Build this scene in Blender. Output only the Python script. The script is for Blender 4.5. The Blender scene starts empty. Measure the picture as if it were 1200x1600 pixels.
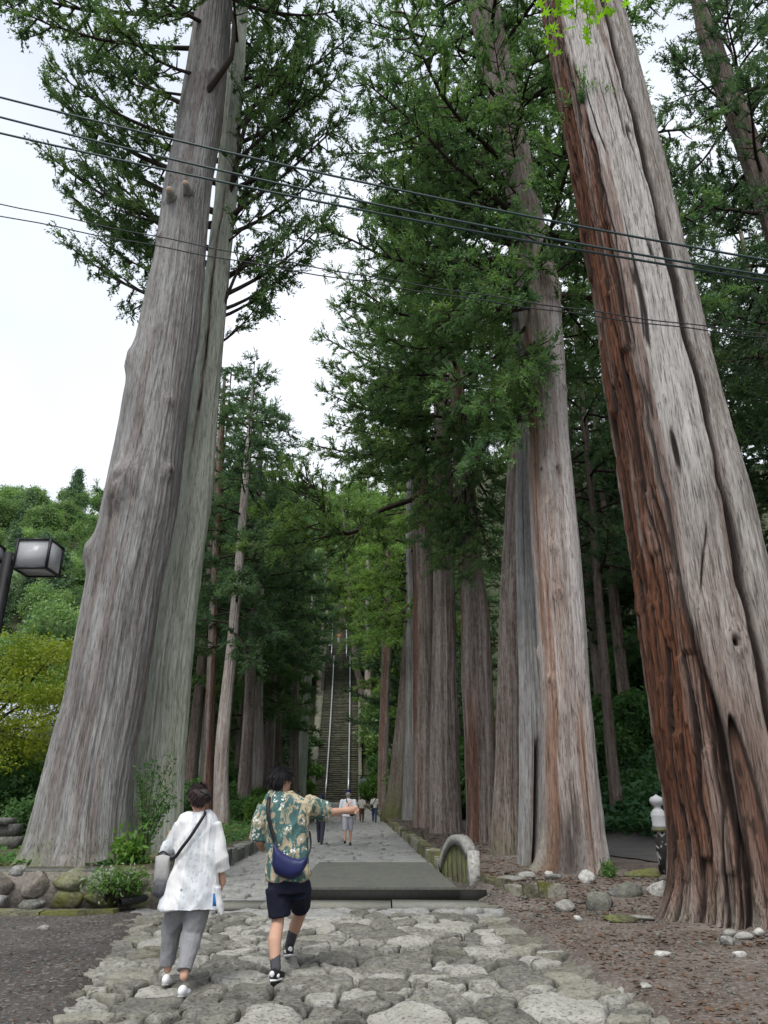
import bpy, bmesh, math, random
import numpy as np
from mathutils import Vector, Matrix
R_ = math.radians
SC = bpy.context.scene
COL = SC.collection

# ---------------------------------------------------------------- camera
F_PX = 1130.0            # focal length in pixels of the 1200 x 1600 photograph
PITCH = R_(21.3)
CAM = np.array([0.0, 0.0, 1.48])
cam_d = bpy.data.cameras.new('camera')
cam_d.sensor_fit = 'VERTICAL'; cam_d.sensor_height = 36.0; cam_d.lens = 36.0 * F_PX / 1600.0
cam_d.clip_start = 0.05; cam_d.clip_end = 3000
cam = bpy.data.objects.new('camera', cam_d); COL.objects.link(cam)
cam.location = CAM; cam.rotation_euler = (R_(90) + PITCH, 0, 0)
SC.camera = cam
SC.render.resolution_x, SC.render.resolution_y = 768, 1024
SC.view_settings.view_transform = 'Standard'; SC.view_settings.look = 'None'
SC.view_settings.gamma = 1.0; SC.view_settings.exposure = 1.0
SC.cycles.max_bounces = 8; SC.cycles.diffuse_bounces = 6; SC.cycles.transparent_max_bounces = 8

# ---------------------------------------------------------------- sky and sun (bright overcast)
SUN_EL, SUN_AZ = R_(58), R_(200)     # azimuth clockwise from +Y
world = bpy.data.worlds.new('World'); SC.world = world; world.use_nodes = True
wt = world.node_tree; wt.nodes.clear()
wo = wt.nodes.new('ShaderNodeOutputWorld'); wb = wt.nodes.new('ShaderNodeBackground')
sky = wt.nodes.new('ShaderNodeTexSky'); sky.sky_type = 'NISHITA'; sky.sun_disc = False
sky.sun_elevation = SUN_EL; sky.sun_rotation = SUN_AZ; sky.dust_density = 5; sky.air_density = 1.0
cmix = wt.nodes.new('ShaderNodeMix'); cmix.data_type = 'RGBA'
ctc = wt.nodes.new('ShaderNodeTexCoord'); cno = wt.nodes.new('ShaderNodeTexNoise')
cno.inputs['Scale'].default_value = 1.6; cno.inputs['Detail'].default_value = 5; cno.inputs['Roughness'].default_value = .45
ccr = wt.nodes.new('ShaderNodeValToRGB')
ccr.color_ramp.elements[0].position = .36; ccr.color_ramp.elements[0].color = (.40, .44, .52, 1)
ccr.color_ramp.elements[1].position = .60; ccr.color_ramp.elements[1].color = (.58, .605, .65, 1)
cml = wt.nodes.new('ShaderNodeVectorMath'); cml.operation = 'SCALE'; cml.inputs['Scale'].default_value = 10.0
wt.links.new(ctc.outputs['Generated'], cno.inputs['Vector']); wt.links.new(cno.outputs['Fac'], ccr.inputs['Fac'])
wt.links.new(ccr.outputs['Color'], cml.inputs[0])
cmix.inputs[0].default_value = .93
wt.links.new(sky.outputs['Color'], cmix.inputs[6]); wt.links.new(cml.outputs['Vector'], cmix.inputs[7])
wt.links.new(cmix.outputs[2], wb.inputs['Color']); wb.inputs['Strength'].default_value = 0.1
wt.links.new(wb.outputs['Background'], wo.inputs['Surface'])
sun_d = bpy.data.lights.new('sun', 'SUN'); sun_d.energy = 1.5; sun_d.angle = R_(25); sun_d.color = (1, .975, .94)
sun = bpy.data.objects.new('sun', sun_d); COL.objects.link(sun)
_sd = Vector((math.sin(SUN_AZ) * math.cos(SUN_EL), math.cos(SUN_AZ) * math.cos(SUN_EL), math.sin(SUN_EL)))
sun.rotation_euler = _sd.to_track_quat('Z', 'Y').to_euler(); sun.location = (0, -20, 60)

# ---------------------------------------------------------------- helpers
_FW = np.array([0, math.cos(PITCH), math.sin(PITCH)]); _UP = np.array([0, -math.sin(PITCH), math.cos(PITCH)]); _RT = np.array([1.0, 0, 0])
def ray(px, py):
    return _FW + _RT * ((px - 600) / F_PX) + _UP * ((800 - py) / F_PX)
def P(px, py, d):
    """photo pixel -> point at forward distance d (metres along +Y)"""
    r = ray(px, py); return CAM + r * (d / r[1])
def G(px, py, z=0.0):
    """photo pixel -> point on the level z"""
    r = ray(px, py); return CAM + r * ((z - CAM[2]) / r[2])
def px2m(py, d, n):
    r = ray(600, py); return n * (d / r[1]) / F_PX

def _hash(ix, iy, iz, seed):
    h = (ix.astype(np.int64) * 374761393 + iy.astype(np.int64) * 668265263 + iz.astype(np.int64) * 2147483647 + seed * 974711) & 0xffffffff
    h = ((h ^ (h >> 13)) * 1274126177) & 0xffffffff
    h = ((h ^ (h >> 15)) * 2246822519) & 0xffffffff
    return ((h ^ (h >> 16)) & 0xffffff) / float(0xffffff)
def vnoise(x, y, z, seed=0):
    x, y, z = np.broadcast_arrays(np.asarray(x, float), np.asarray(y, float), np.asarray(z, float))
    ix, iy, iz = np.floor(x), np.floor(y), np.floor(z)
    fx, fy, fz = x - ix, y - iy, z - iz
    fx = fx * fx * (3 - 2 * fx); fy = fy * fy * (3 - 2 * fy); fz = fz * fz * (3 - 2 * fz)
    o = 0
    for dx in (0, 1):
        for dy in (0, 1):
            for dz in (0, 1):
                w = (fx if dx else 1 - fx) * (fy if dy else 1 - fy) * (fz if dz else 1 - fz)
                o = o + w * _hash(ix + dx, iy + dy, iz + dz, seed)
    return o * 2 - 1
def fbm(x, y, z, oct=4, seed=0):
    o, a = 0, 1.0
    for k in range(oct):
        o = o + a * vnoise(np.asarray(x) * 2**k, np.asarray(y) * 2**k, np.asarray(z) * 2**k, seed + k); a *= .5
    return o
def sstep(a, b, x):
    t = np.clip((np.asarray(x, float) - a) / (b - a), 0, 1); return t * t * (3 - 2 * t)

def mesh_np(name, V, F, smooth=False):
    """F: one (n,k) array or a list of them"""
    V = np.asarray(V, np.float32)
    Fs = F if isinstance(F, list) else [F]
    Fs = [np.asarray(f, np.int32) for f in Fs if len(f)]
    me = bpy.data.meshes.new(name)
    me.vertices.add(len(V)); me.vertices.foreach_set('co', V.ravel())
    loops = np.concatenate([f.ravel() for f in Fs]); tot = np.concatenate([np.full(len(f), f.shape[1], np.int32) for f in Fs])
    start = np.concatenate([[0], np.cumsum(tot)[:-1]]).astype(np.int32)
    me.loops.add(len(loops)); me.loops.foreach_set('vertex_index', loops)
    me.polygons.add(len(tot)); me.polygons.foreach_set('loop_start', start); me.polygons.foreach_set('loop_total', tot)
    if smooth: me.polygons.foreach_set('use_smooth', np.ones(len(tot), bool))
    me.update(calc_edges=True); me.validate()
    return me
class MB:
    """collects vertex / face arrays for one mesh"""
    def __init__(s): s.V = []; s.F = {}; s.n = 0
    def add(s, V, F):
        V = np.asarray(V, float); Fs = F if isinstance(F, list) else [F]
        for f in Fs:
            f = np.asarray(f, int)
            if len(f): s.F.setdefault(f.shape[1], []).append(f + s.n)
        s.V.append(V); s.n += len(V); return s
    def box(s, c, size, rz=0.0, rx=0.0, jit=0, rng=None):
        c = np.asarray(c, float); h = np.asarray(size, float) / 2
        v = np.array([[sx, sy, sz] for sz in (-1, 1) for sy in (-1, 1) for sx in (-1, 1)], float) * h
        if jit: v = v + rng.uniform(-jit, jit, v.shape)
        if rx: v = v @ np.array([[1, 0, 0], [0, math.cos(rx), math.sin(rx)], [0, -math.sin(rx), math.cos(rx)]])
        if rz: v = v @ np.array([[math.cos(rz), math.sin(rz), 0], [-math.sin(rz), math.cos(rz), 0], [0, 0, 1]])
        return s.add(v + c, np.array([[0, 2, 3, 1], [4, 5, 7, 6], [0, 1, 5, 4], [2, 6, 7, 3], [0, 4, 6, 2], [1, 3, 7, 5]]))
    def tube(s, pts, rad, sides=6, cap=True):
        V, F = tube_np(pts, rad, sides, cap); return s.add(V, F)
    def mesh(s, name, smooth=False):
        return mesh_np(name, np.concatenate(s.V), [np.concatenate(f) for f in s.F.values()], smooth)
    def build(s, name, mat, parent=None, smooth=False, kind=None):
        return ob(name, s.mesh(name, smooth), mat, parent, kind)
def tube_np(pts, rad, sides=6, cap=True):
    p = np.asarray(pts, float); n = len(p); rad = np.broadcast_to(np.asarray(rad, float), (n,))
    t = np.gradient(p, axis=0); t /= np.linalg.norm(t, axis=1)[:, None] + 1e-9
    ref = np.array([0, 0, 1.0]) if abs(t[:, 2]).mean() < .8 else np.array([1.0, 0, 0])
    u = np.cross(t, ref); u /= np.linalg.norm(u, axis=1)[:, None] + 1e-9; w = np.cross(t, u)
    a = np.arange(sides) * 2 * math.pi / sides
    V = (p[:, None] + rad[:, None, None] * (np.cos(a)[None, :, None] * u[:, None] + np.sin(a)[None, :, None] * w[:, None])).reshape(-1, 3)
    i = np.arange(n - 1)[:, None] * sides; j = np.arange(sides)[None]; k = (j + 1) % sides
    F = np.stack([i + j, i + k, i + sides + k, i + sides + j], -1).reshape(-1, 4)
    if cap:
        V = np.concatenate([V, p[:1], p[-1:]]); m = n * sides; jj = np.arange(sides); kk = (jj + 1) % sides
        T = np.concatenate([np.stack([kk, jj, np.full(sides, m)], -1), np.stack([jj + m - sides, kk + m - sides, np.full(sides, m + 1)], -1)])
        return V, [F, T]
    return V, [F]
def sph_np(c, r, nu=14, nv=9):
    th = np.linspace(0, math.pi, nv); ph = np.arange(nu) * 2 * math.pi / nu
    V = np.stack([np.sin(th)[:, None] * np.cos(ph), np.sin(th)[:, None] * np.sin(ph), np.cos(th)[:, None] + 0 * ph], -1).reshape(-1, 3) * np.asarray(r) + np.asarray(c)
    i = np.arange(nv - 1)[:, None] * nu; j = np.arange(nu)[None]; k = (j + 1) % nu
    return V, np.stack([i + j, i + nu + j, i + nu + k, i + k], -1).reshape(-1, 4)
def lathe_np(prof, sides=20, c=(0, 0, 0)):
    p = np.asarray(prof, float); a = np.arange(sides) * 2 * math.pi / sides; n = len(p)
    V = np.stack([p[:, :1] * np.cos(a), p[:, :1] * np.sin(a), p[:, 1:2] + 0 * a], -1).reshape(-1, 3) + np.asarray(c)
    i = np.arange(n - 1)[:, None] * sides; j = np.arange(sides)[None]; k = (j + 1) % sides
    return V, np.stack([i + j, i + k, i + sides + k, i + sides + j], -1).reshape(-1, 4)

def ob(name, me, mat=None, parent=None, kind=None):
    o = bpy.data.objects.new(name, me); COL.objects.link(o)
    if mat is not None and not me.materials: me.materials.append(mat)
    if parent is not None: o.parent = parent
    if kind: o['kind'] = kind
    return o
def tag(o, label, cat, group=None):
    o['label'] = label; o['category'] = cat
    if group: o['group'] = group
    return o
def thing(name, label, cat, loc=(0, 0, 0), group=None, rz=0.0, s=1.0):
    o = bpy.data.objects.new(name, None); COL.objects.link(o); o.empty_display_size = .2
    o.location = [float(v) for v in loc]; o.rotation_euler = (0, 0, rz); o.scale = (s, s, s) if np.isscalar(s) else s
    return tag(o, label, cat, group)
def part_copy(src_me, name, parent, mat=None, loc=None, rz=0, s=None):
    o = ob(name, src_me, mat, parent)
    if loc is not None: o.location = loc
    if rz: o.rotation_euler = (0, 0, rz)
    if s is not None: o.scale = s
    return o

# ---------------------------------------------------------------- materials
class NT:
    def __init__(s, name):
        s.m = bpy.data.materials.new(name); s.m.use_nodes = True; s.t = s.m.node_tree; s.t.nodes.clear()
        s.out = s.t.nodes.new('ShaderNodeOutputMaterial')
    def node(s, typ, **props):
        n = s.t.nodes.new(typ)
        for k, v in props.items(): setattr(n, k, v)
        return n
    def set(s, sock, v):
        if hasattr(v, 'links') or isinstance(v, bpy.types.NodeSocket): s.t.links.new(v, sock)
        else:
            if isinstance(v, (tuple, list)) and len(v) == 3 and sock.type == 'RGBA': v = (*v, 1)
            sock.default_value = v
    def coord(s, which='Object'): return s.node('ShaderNodeTexCoord').outputs[which]
    def pos(s): return s.node('ShaderNodeNewGeometry').outputs['Position']
    def mapv(s, v, scale=(1, 1, 1), rot=(0, 0, 0), loc=(0, 0, 0)):
        n = s.node('ShaderNodeMapping'); s.set(n.inputs['Vector'], v); n.inputs['Scale'].default_value = scale
        n.inputs['Rotation'].default_value = rot; n.inputs['Location'].default_value = loc; return n.outputs[0]
    def noise(s, v, scale=5, detail=4, rough=.55, dist=0):
        n = s.node('ShaderNodeTexNoise'); s.set(n.inputs['Vector'], v); n.inputs['Scale'].default_value = scale
        n.inputs['Detail'].default_value = detail; n.inputs['Roughness'].default_value = rough; n.inputs['Distortion'].default_value = dist
        return n.outputs['Fac']
    def voro(s, v, scale=5, feature='F1', out='Distance', rnd=1):
        n = s.node('ShaderNodeTexVoronoi', feature=feature); s.set(n.inputs['Vector'], v); n.inputs['Scale'].default_value = scale
        n.inputs['Randomness'].default_value = rnd; return n.outputs[out]
    def ramp(s, fac, stops, interp='LINEAR'):
        n = s.node('ShaderNodeValToRGB'); s.set(n.inputs['Fac'], fac); cr = n.color_ramp; cr.interpolation = interp
        while len(cr.elements) < len(stops): cr.elements.new(.5)
        for e, (p, c) in zip(cr.elements, stops):
            e.position = p; e.color = (c, c, c, 1) if np.isscalar(c) else (*c[:3], 1)
        return n.outputs['Color']
    def mix(s, f, a, b, mode='MIX'):
        n = s.node('ShaderNodeMix', data_type='RGBA', blend_type=mode); s.set(n.inputs[0], f); s.set(n.inputs[6], a); s.set(n.inputs[7], b); return n.outputs[2]
    def math(s, op, a, b=0.0, clamp=False):
        n = s.node('ShaderNodeMath', operation=op, use_clamp=clamp); s.set(n.inputs[0], a); s.set(n.inputs[1], b); return n.outputs[0]
    def attr(s, name):
        n = s.node('ShaderNodeAttribute', attribute_name=name); return n
    def sep(s, c):
        n = s.node('ShaderNodeSeparateColor'); s.set(n.inputs[0], c); return n.outputs
    def rand(s): return s.node('ShaderNodeObjectInfo').outputs['Random']
    def bump(s, h, strength=.5, dist=.02, normal=None):
        n = s.node('ShaderNodeBump'); s.set(n.inputs['Height'], h); n.inputs['Strength'].default_value = strength
        n.inputs['Distance'].default_value = dist
        if normal is not None: s.set(n.inputs['Normal'], normal)
        return n.outputs[0]
    def bsdf(s, col, rough=.85, normal=None, spec=.25, **kw):
        b = s.node('ShaderNodeBsdfPrincipled'); s.set(b.inputs['Base Color'], col); s.set(b.inputs['Roughness'], rough)
        b.inputs['Specular IOR Level'].default_value = spec
        if normal is not None: s.set(b.inputs['Normal'], normal)
        for k, v in kw.items(): s.set(b.inputs[k.replace('_', ' ')], v)
        s.t.links.new(b.outputs[0], s.out.inputs['Surface']); return s.m
def plain(name, col, rough=.6, var=.12, scale=18, bump=0, spec=.3, metal=0):
    n = NT(name); v = n.coord(); f = n.noise(v, scale, 4)
    c = n.mix(f, tuple(x * (1 - var) for x in col), tuple(min(1, x * (1 + var)) for x in col))
    return n.bsdf(c, rough, n.bump(f, bump, .004) if bump else None, spec, Metallic=metal)

def bark_mat(name, dark, mid, light, brown=(.20, .085, .045), char_dark=(.012, .009, .008), moss=(.10, .12, .04), lichen=(.33, .37, .31), zs=.10, lich=.3, fine=1.0, crack=.6, ckz=4.2):
    """long vertical fibres in object space; the vertex layer zone = (brown heartwood, charred and other darkened wood, moss, bleached)"""
    n = NT(name); v = n.coord()
    f1 = n.noise(n.mapv(v, (9, 9, 9 * zs)), 1.0, 6, .6, .3)
    f2 = n.noise(n.mapv(v, (50, 50, 42 * zs)), 1.0, 6, .7)
    big = n.noise(n.mapv(v, (1.6, 1.6, .5)), 1.0, 4, .55)
    mot = n.noise(v, 7, 5, .6)
    f = n.math('ADD', n.math('MULTIPLY', f1, .5), n.math('MULTIPLY', f2, .5))
    c = n.ramp(f, [(.34, dark), (.47, mid), (.60, light)])
    c = n.mix(n.math('MULTIPLY', n.ramp(mot, [(.5, 0), (.72, 1)]), lich), c, lichen)
    c = n.mix(n.ramp(big, [(.40, .45), (.60, 0)]), c, n.mix(.5, c, tuple(x * .75 for x in dark)))
    z = n.attr('zone'); zr, zg, zb = n.sep(z.outputs['Color'])
    c = n.mix(z.outputs['Alpha'], c, n.ramp(n.math('ADD', n.math('MULTIPLY', f, .8), n.math('MULTIPLY', mot, .2)), [(.30, tuple(x * .55 for x in light)), (.44, tuple(x * 1.0 for x in light)), (.62, tuple(min(.7, x * 1.45) for x in light))]))
    bc = n.ramp(n.math('ADD', n.math('MULTIPLY', f1, .45), n.math('MULTIPLY', f2, .55)), [(.30, tuple(x * .22 for x in brown)), (.44, tuple(x * .7 for x in brown)), (.56, brown), (.70, tuple(x * 1.7 for x in brown))])
    c = n.mix(zr, c, bc)
    c = n.mix(n.math('MULTIPLY', zb, n.ramp(mot, [(.3, .55), (.6, 1)])), c, n.mix(mot, moss, tuple(x * 1.9 for x in moss)))
    c = n.mix(zg, c, n.mix(f2, char_dark, tuple(x * 3.5 for x in char_dark)))
    ck = n.noise(n.mapv(v, (62, 62, ckz)), 1.0, 4, .6, .5); ck2 = n.noise(n.mapv(v, (21, 21, 1.5)), 1.0, 4, .6, .4)
    cm = n.math('MAXIMUM', n.ramp(ck, [(.36, 1), (.43, 0)]), n.ramp(ck2, [(.33, 1), (.38, 0)])); c = n.mix(n.math('MULTIPLY', cm, crack), c, tuple(x * .30 for x in dark))
    h = n.math('SUBTRACT', n.math('ADD', n.math('MULTIPLY', f1, .7), n.math('MULTIPLY', f2, .45)), n.math('MULTIPLY', cm, .35))
    return n.bsdf(c, .92, n.bump(h, .9 * fine, .035), .15)

def leaf_mat(name, c0, c1, c2, scale=.9, trans=.35, tip=None):
    n = NT(name); p = n.pos()
    f = n.noise(p, scale, 3, .6); g = n.noise(p, 11, 2)
    k = n.math('ADD', n.math('MULTIPLY', f, .72), n.math('MULTIPLY', g, .28))
    c = n.ramp(k, [(.34, c0), (.5, c1), (.66, c2)])
    r = n.rand(); c = n.mix(1.0, c, n.ramp(r, [(0, .82), (1, 1.18)]), 'MULTIPLY')
    b = n.node('ShaderNodeBsdfPrincipled'); n.set(b.inputs['Base Color'], c); b.inputs['Roughness'].default_value = .6; b.inputs['Specular IOR Level'].default_value = .3
    t = n.node('ShaderNodeBsdfTranslucent'); n.set(t.inputs['Color'], n.mix(1.0, c, (1.25, 1.45, .7), 'MULTIPLY'))
    m = n.node('ShaderNodeMixShader'); m.inputs[0].default_value = trans
    n.t.links.new(b.outputs[0], m.inputs[1]); n.t.links.new(t.outputs[0], m.inputs[2]); n.t.links.new(m.outputs[0], n.out.inputs['Surface'])
    return n.m

M = {}
M['bark_grey'] = bark_mat('bark_silver_grey', (.112, .098, .09), (.225, .215, .205), (.335, .333, .322), brown=(.18, .12, .098), lich=.35, fine=.8, crack=.42)
M['bark_pale'] = bark_mat('bark_pale_green', (.26, .265, .21), (.45, .475, .39), (.58, .61, .52), moss=(.14, .14, .04), lichen=(.40, .45, .38), lich=.6, crack=.4)
M['bark_old'] = bark_mat('bark_weathered', (.105, .082, .066), (.29, .258, .228), (.445, .425, .40), brown=(.155, .066, .037), lich=.15, crack=.5, ckz=2.0)
M['bark_mid'] = bark_mat('bark_mid_pink_grey', (.18, .13, .11), (.33, .275, .245), (.45, .42, .40), brown=(.27, .15, .095), lich=.2, fine=.8)
M['bark_brown'] = bark_mat('bark_red_brown', (.075, .052, .043), (.20, .152, .128), (.33, .285, .255), brown=(.19, .105, .076), lichen=(.33, .345, .305), lich=.5)
M['bark_dark'] = bark_mat('bark_dark', (.05, .037, .03), (.135, .10, .082), (.23, .19, .165), lich=.2)
M['branch'] = plain('branch_bark', (.035, .026, .02), .9, .4, 12)
M['cedar'] = leaf_mat('cedar_needles', (.066, .126, .070), (.110, .188, .084), (.175, .252, .094), trans=.48)
M['cedar_dark'] = leaf_mat('cedar_needles_dark', (.056, .108, .070), (.088, .152, .084), (.130, .195, .092), trans=.46)
M['cedar_sunlit'] = leaf_mat('cedar_needles_sunlit', (.10, .18, .065), (.165, .26, .075), (.24, .34, .085), .5, .45)  # lighter copy of the needles: sunlit foliage put into the colour
M['hill_leaf'] = leaf_mat('hill_leaves', (.11, .185, .08), (.175, .275, .105), (.26, .36, .125), .25, .35)  # greyed green: distance haze is put into the leaf colour
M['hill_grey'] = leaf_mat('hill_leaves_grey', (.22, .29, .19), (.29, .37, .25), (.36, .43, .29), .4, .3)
M['hill_conifer'] = leaf_mat('hill_conifer_needles', (.08, .145, .085), (.12, .195, .105), (.165, .245, .115), .3, .3)
M['maple'] = leaf_mat('maple_leaves', (.10, .16, .016), (.22, .28, .028), (.36, .38, .04), 1.4, .35)
M['sprig'] = leaf_mat('maple_sprig_leaves', (.16, .30, .02), (.22, .40, .025), (.28, .46, .03), 6, .5)
M['shrub'] = leaf_mat('shrub_leaves', (.040, .095, .032), (.07, .155, .045), (.11, .22, .055), 1.2, .35)
M['shrub_light'] = leaf_mat('light_shrub_leaves', (.06, .14, .03), (.10, .20, .04), (.15, .27, .05), 1.0, .35)
M['slope_leaf'] = leaf_mat('slope_leaves', (.035, .095, .046), (.062, .145, .062), (.10, .20, .075), .8, .3)
# ---------------------------------------------------------------- terrain
rng = np.random.default_rng(7)
def xr(y):
    y = np.asarray(y, float)
    a = np.where(y < 11.5, 2.0 - .087 * (y - 5.9), 1.30 - .034 * (y - 12)); return a - 1.3 * sstep(48, 80, y)
def xl(y):
    y = np.asarray(y, float)
    a = np.where(y < 11.5, -2.30 - .19 * (y - 5.9), -3.30 - .03 * (y - 12)); return a - 1.6 * sstep(48, 80, y)
def pz(y):
    return np.interp(y, [-50, 18, 50, 80, 82, 175, 215, 300], [0, 0, -.15, .70, .9, 68, 72, 40])
def xroad_r(y): return np.interp(y, [-20, 9, 14, 20, 24, 35, 55, 80], [16, 13.0, 9.6, 7.3, 6.8, 5.7, 4.2, 2.0])
def xroad_l(y): return np.interp(y, [-20, 12, 15, 18, 24, 35, 55, 80], [9, 6.3, 5.6, 4.9, 4.3, 3.4, 2.2, .6])
def hgt(x, y):
    x = np.asarray(x, float); y = np.asarray(y, float)
    dr = x - xr(y); dl = xl(y) - x
    z = pz(y)
    L = np.interp(y, [11.48, 11.72, 14, 20, 60, 80], [0, .47, .45, .28, .3, .3])
    z = z + L * sstep(.0, .22, dl) + .075 * np.clip(dl - 1.2, 0, 12) * sstep(14, 24, y) * (1 - sstep(75, 85, y))
    z = z + np.interp(y, [11.4, 12.4, 60, 80], [0, .20, .22, .3]) * sstep(.05, .3, dr)
    z = z + .58 * np.clip(x - xroad_r(y), 0, 26) * (1 - .0 * y)
    z = z + .05 * fbm(x * .5, y * .5, 0, 3, 5) * sstep(1.0, 4.0, np.maximum(dr, dl)) + .018 * fbm(x * 2.3, y * 2.3, 3, 3, 9) * sstep(.1, .5, np.maximum(dr, dl))
    on = (dr < 0) & (dl < 0) & (y < 80)
    return z - np.where(on, .10, 0)      # bed under the paving stones
def H(x, y): return float(hgt(np.array([x]), np.array([y]))[0])
def axis(parts):
    return np.concatenate([np.arange(a, b, s) for a, b, s in parts] + [[parts[-1][1]]])
gx = axis([(-700, -120, 60), (-120, -30, 5), (-30, -10, .8), (-10, 9, .14), (9, 30, .8), (30, 120, 5), (120, 700, 60)])
gy = axis([(-60, -6, 6), (-6, 2, .8), (2, 20, .14), (20, 34, .35), (34, 90, 1.0), (90, 300, 5), (300, 1500, 100)])
X, Y = np.meshgrid(gx, gy); Z = hgt(X, Y)
nx, ny = len(gx), len(gy)
i = (np.arange(ny - 1)[:, None] * nx + np.arange(nx - 1)[None]).ravel()
gme = mesh_np('ground', np.stack([X, Y, Z], -1).reshape(-1, 3), np.stack([i, i + 1, i + nx + 1, i + nx], -1), True)
zone = np.zeros((nx * ny, 4), np.float32); _zx, _zy = X.ravel(), Y.ravel(); zone[:, 3] = (1 - sstep(-.25, -.05, _zx - xr(_zy))) * (1 - sstep(-.25, -.05, xl(_zy) - _zx)) * (_zy < 80)
zx, zy = X.ravel(), Y.ravel()
zone[:, 0] = sstep(1.0, 2.2, zx) * (1 - sstep(20, 40, zy))                                       # brown litter, right
zone[:, 1] = np.maximum(sstep(9, 14, zy) * np.maximum(sstep(0, .8, zx - xroad_r(zy)), sstep(1.5, 4, xl(zy) - zx) * sstep(16, 26, zy)), sstep(80, 84, zy))  # forest floor
zone[:, 2] = sstep(.0, .5, xl(zy) - zx) * sstep(11.4, 11.8, zy)                                  # mossy soil above the wall
ca = gme.color_attributes.new('zone', 'FLOAT_COLOR', 'POINT'); ca.data.foreach_set('color', zone.ravel())
n = NT('soil_and_litter'); p = n.pos(); a1 = n.noise(p, 1.3, 5, .6); a2 = n.noise(p, 26, 5, .7); a3 = n.noise(p, 90, 3, .6)
vd = n.voro(p, 34, out='Color'); vf = n.sep(vd)[0]
c = n.ramp(n.math('ADD', n.math('MULTIPLY', a2, .6), n.math('MULTIPLY', a1, .4)), [(.34, (.05, .045, .040)), (.5, (.10, .092, .083)), (.66, (.175, .165, .15))])
z = n.attr('zone'); zr_, zg_, zb_ = n.sep(z.outputs['Color'])
cb = n.ramp(n.math('ADD', n.math('MULTIPLY', a2, .6), n.math('MULTIPLY', a1, .4)), [(.34, (.060, .046, .037)), (.5, (.155, .126, .105)), (.66, (.29, .25, .218))])
c = n.mix(zr_, c, cb)
c = n.mix(n.math('MULTIPLY', zb_, n.ramp(a1, [(.35, .3), (.6, .9)])), c, n.ramp(a2, [(.3, (.06, .05, .02)), (.6, (.15, .14, .045))]))
c = n.mix(zg_, c, n.ramp(a2, [(.3, (.018, .024, .012)), (.65, (.05, .058, .024))]))
c = n.mix(n.ramp(vf, [(.90, 0), (.92, .55)]), c, (.30, .28, .25)); c = n.mix(z.outputs['Alpha'], c, n.mix(a2, (.008, .007, .005), (.028, .025, .018)))
M['soil'] = n.bsdf(c, .95, n.bump(n.math('ADD', a2, n.math('MULTIPLY', a3, .5)), .9, .03), .15)
ground = ob('ground', gme, M['soil'], kind='structure')

# ---------------------------------------------------------------- side road on the right
ys = np.arange(7.0, 79, .5); U = np.linspace(0, 1, 9)
XX = xroad_l(ys)[:, None] * (1 - U) + (xroad_r(ys) + .25)[:, None] * U; YY = ys[:, None] + 0 * U
ZZ = hgt(XX, YY) + .022 + .02 * np.sin(U * math.pi)
k = (np.arange(len(ys) - 1)[:, None] * 9 + np.arange(8)[None]).ravel()
n = NT('worn_asphalt'); p = n.pos(); a1 = n.noise(p, .8, 4); a2 = n.noise(p, 60, 4, .7)
M['asphalt'] = n.bsdf(n.mix(n.ramp(a1, [(.35, 0), (.65, 1)]), n.mix(a2, (.06, .058, .056), (.115, .112, .108)), n.mix(a2, (.085, .08, .074), (.15, .14, .13))), .9, n.bump(a2, .5, .01), .2)
ob('road', mesh_np('road', np.stack([XX, YY, ZZ], -1).reshape(-1, 3), np.stack([k, k + 1, k + 10, k + 9], -1), True), M['asphalt'], kind='structure')

# ---------------------------------------------------------------- stone materials
def stone_mat(name, a, b, c_, moss=.25, mossc=(.09, .095, .03), light=.5, bump=.8, rand=.22):
    n = NT(name); v = n.coord(); p = n.pos()
    s1 = n.noise(p, 3.2, 6, .62); s2 = n.noise(p, 17, 6, .68, .4); s3 = n.noise(n.mapv(p, (1, 1, 5), (0, 0, .5)), 30, 5, .7); r = n.rand()
    c = n.ramp(n.math('ADD', n.math('MULTIPLY', s1, .45), n.math('MULTIPLY', s2, .55)), [(.34, a), (.5, b), (.64, c_)])
    c = n.mix(n.math('MULTIPLY', n.ramp(n.math('ADD', n.math('MULTIPLY', s2, .5), n.math('MULTIPLY', r, .5)), [(.45, 0), (.62, 1)]), light), c, tuple(min(.75, x * 1.5) for x in c_))
    c = n.mix(1.0, c, n.ramp(r, [(0, 1 - rand), (1, 1 + rand * .7)]), 'MULTIPLY')
    c = n.mix(n.math('MULTIPLY', n.ramp(s1, [(.47, 0), (.6, 1)]), moss), c, n.mix(s2, tuple(x * .6 for x in mossc), tuple(x * 1.6 for x in mossc)))
    cr = n.ramp(s3, [(.36, 1), (.42, 0)]); c = n.mix(n.math('MULTIPLY', cr, .45), c, (.05, .048, .04))
    h = n.math('SUBTRACT', n.math('ADD', n.math('MULTIPLY', s1, .8), n.math('MULTIPLY', s2, .5)), n.math('MULTIPLY', cr, .15))
    return n.bsdf(c, .88, n.bump(h, bump, .05), .25)
M['flag'] = stone_mat('grey_flagstone', (.095, .09, .074), (.205, .198, .172), (.33, .322, .29), .35, (.125, .122, .075), .42, 1.0, .3)
M['flag_moss'] = stone_mat('olive_flagstone', (.09, .087, .066), (.18, .174, .142), (.275, .268, .225), .4, (.115, .112, .06), .25)
M['flag_far'] = stone_mat('dark_flagstone', (.10, .10, .095), (.19, .19, .18), (.29, .29, .275), .15, light=.35, rand=.35)
M['boulder'] = stone_mat('grey_boulder', (.075, .075, .068), (.17, .17, .155), (.29, .29, .27), .3, light=.35)
M['boulder_brown'] = stone_mat('brown_boulder', (.07, .06, .05), (.16, .14, .12), (.26, .235, .21), .25, light=.2)
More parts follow.
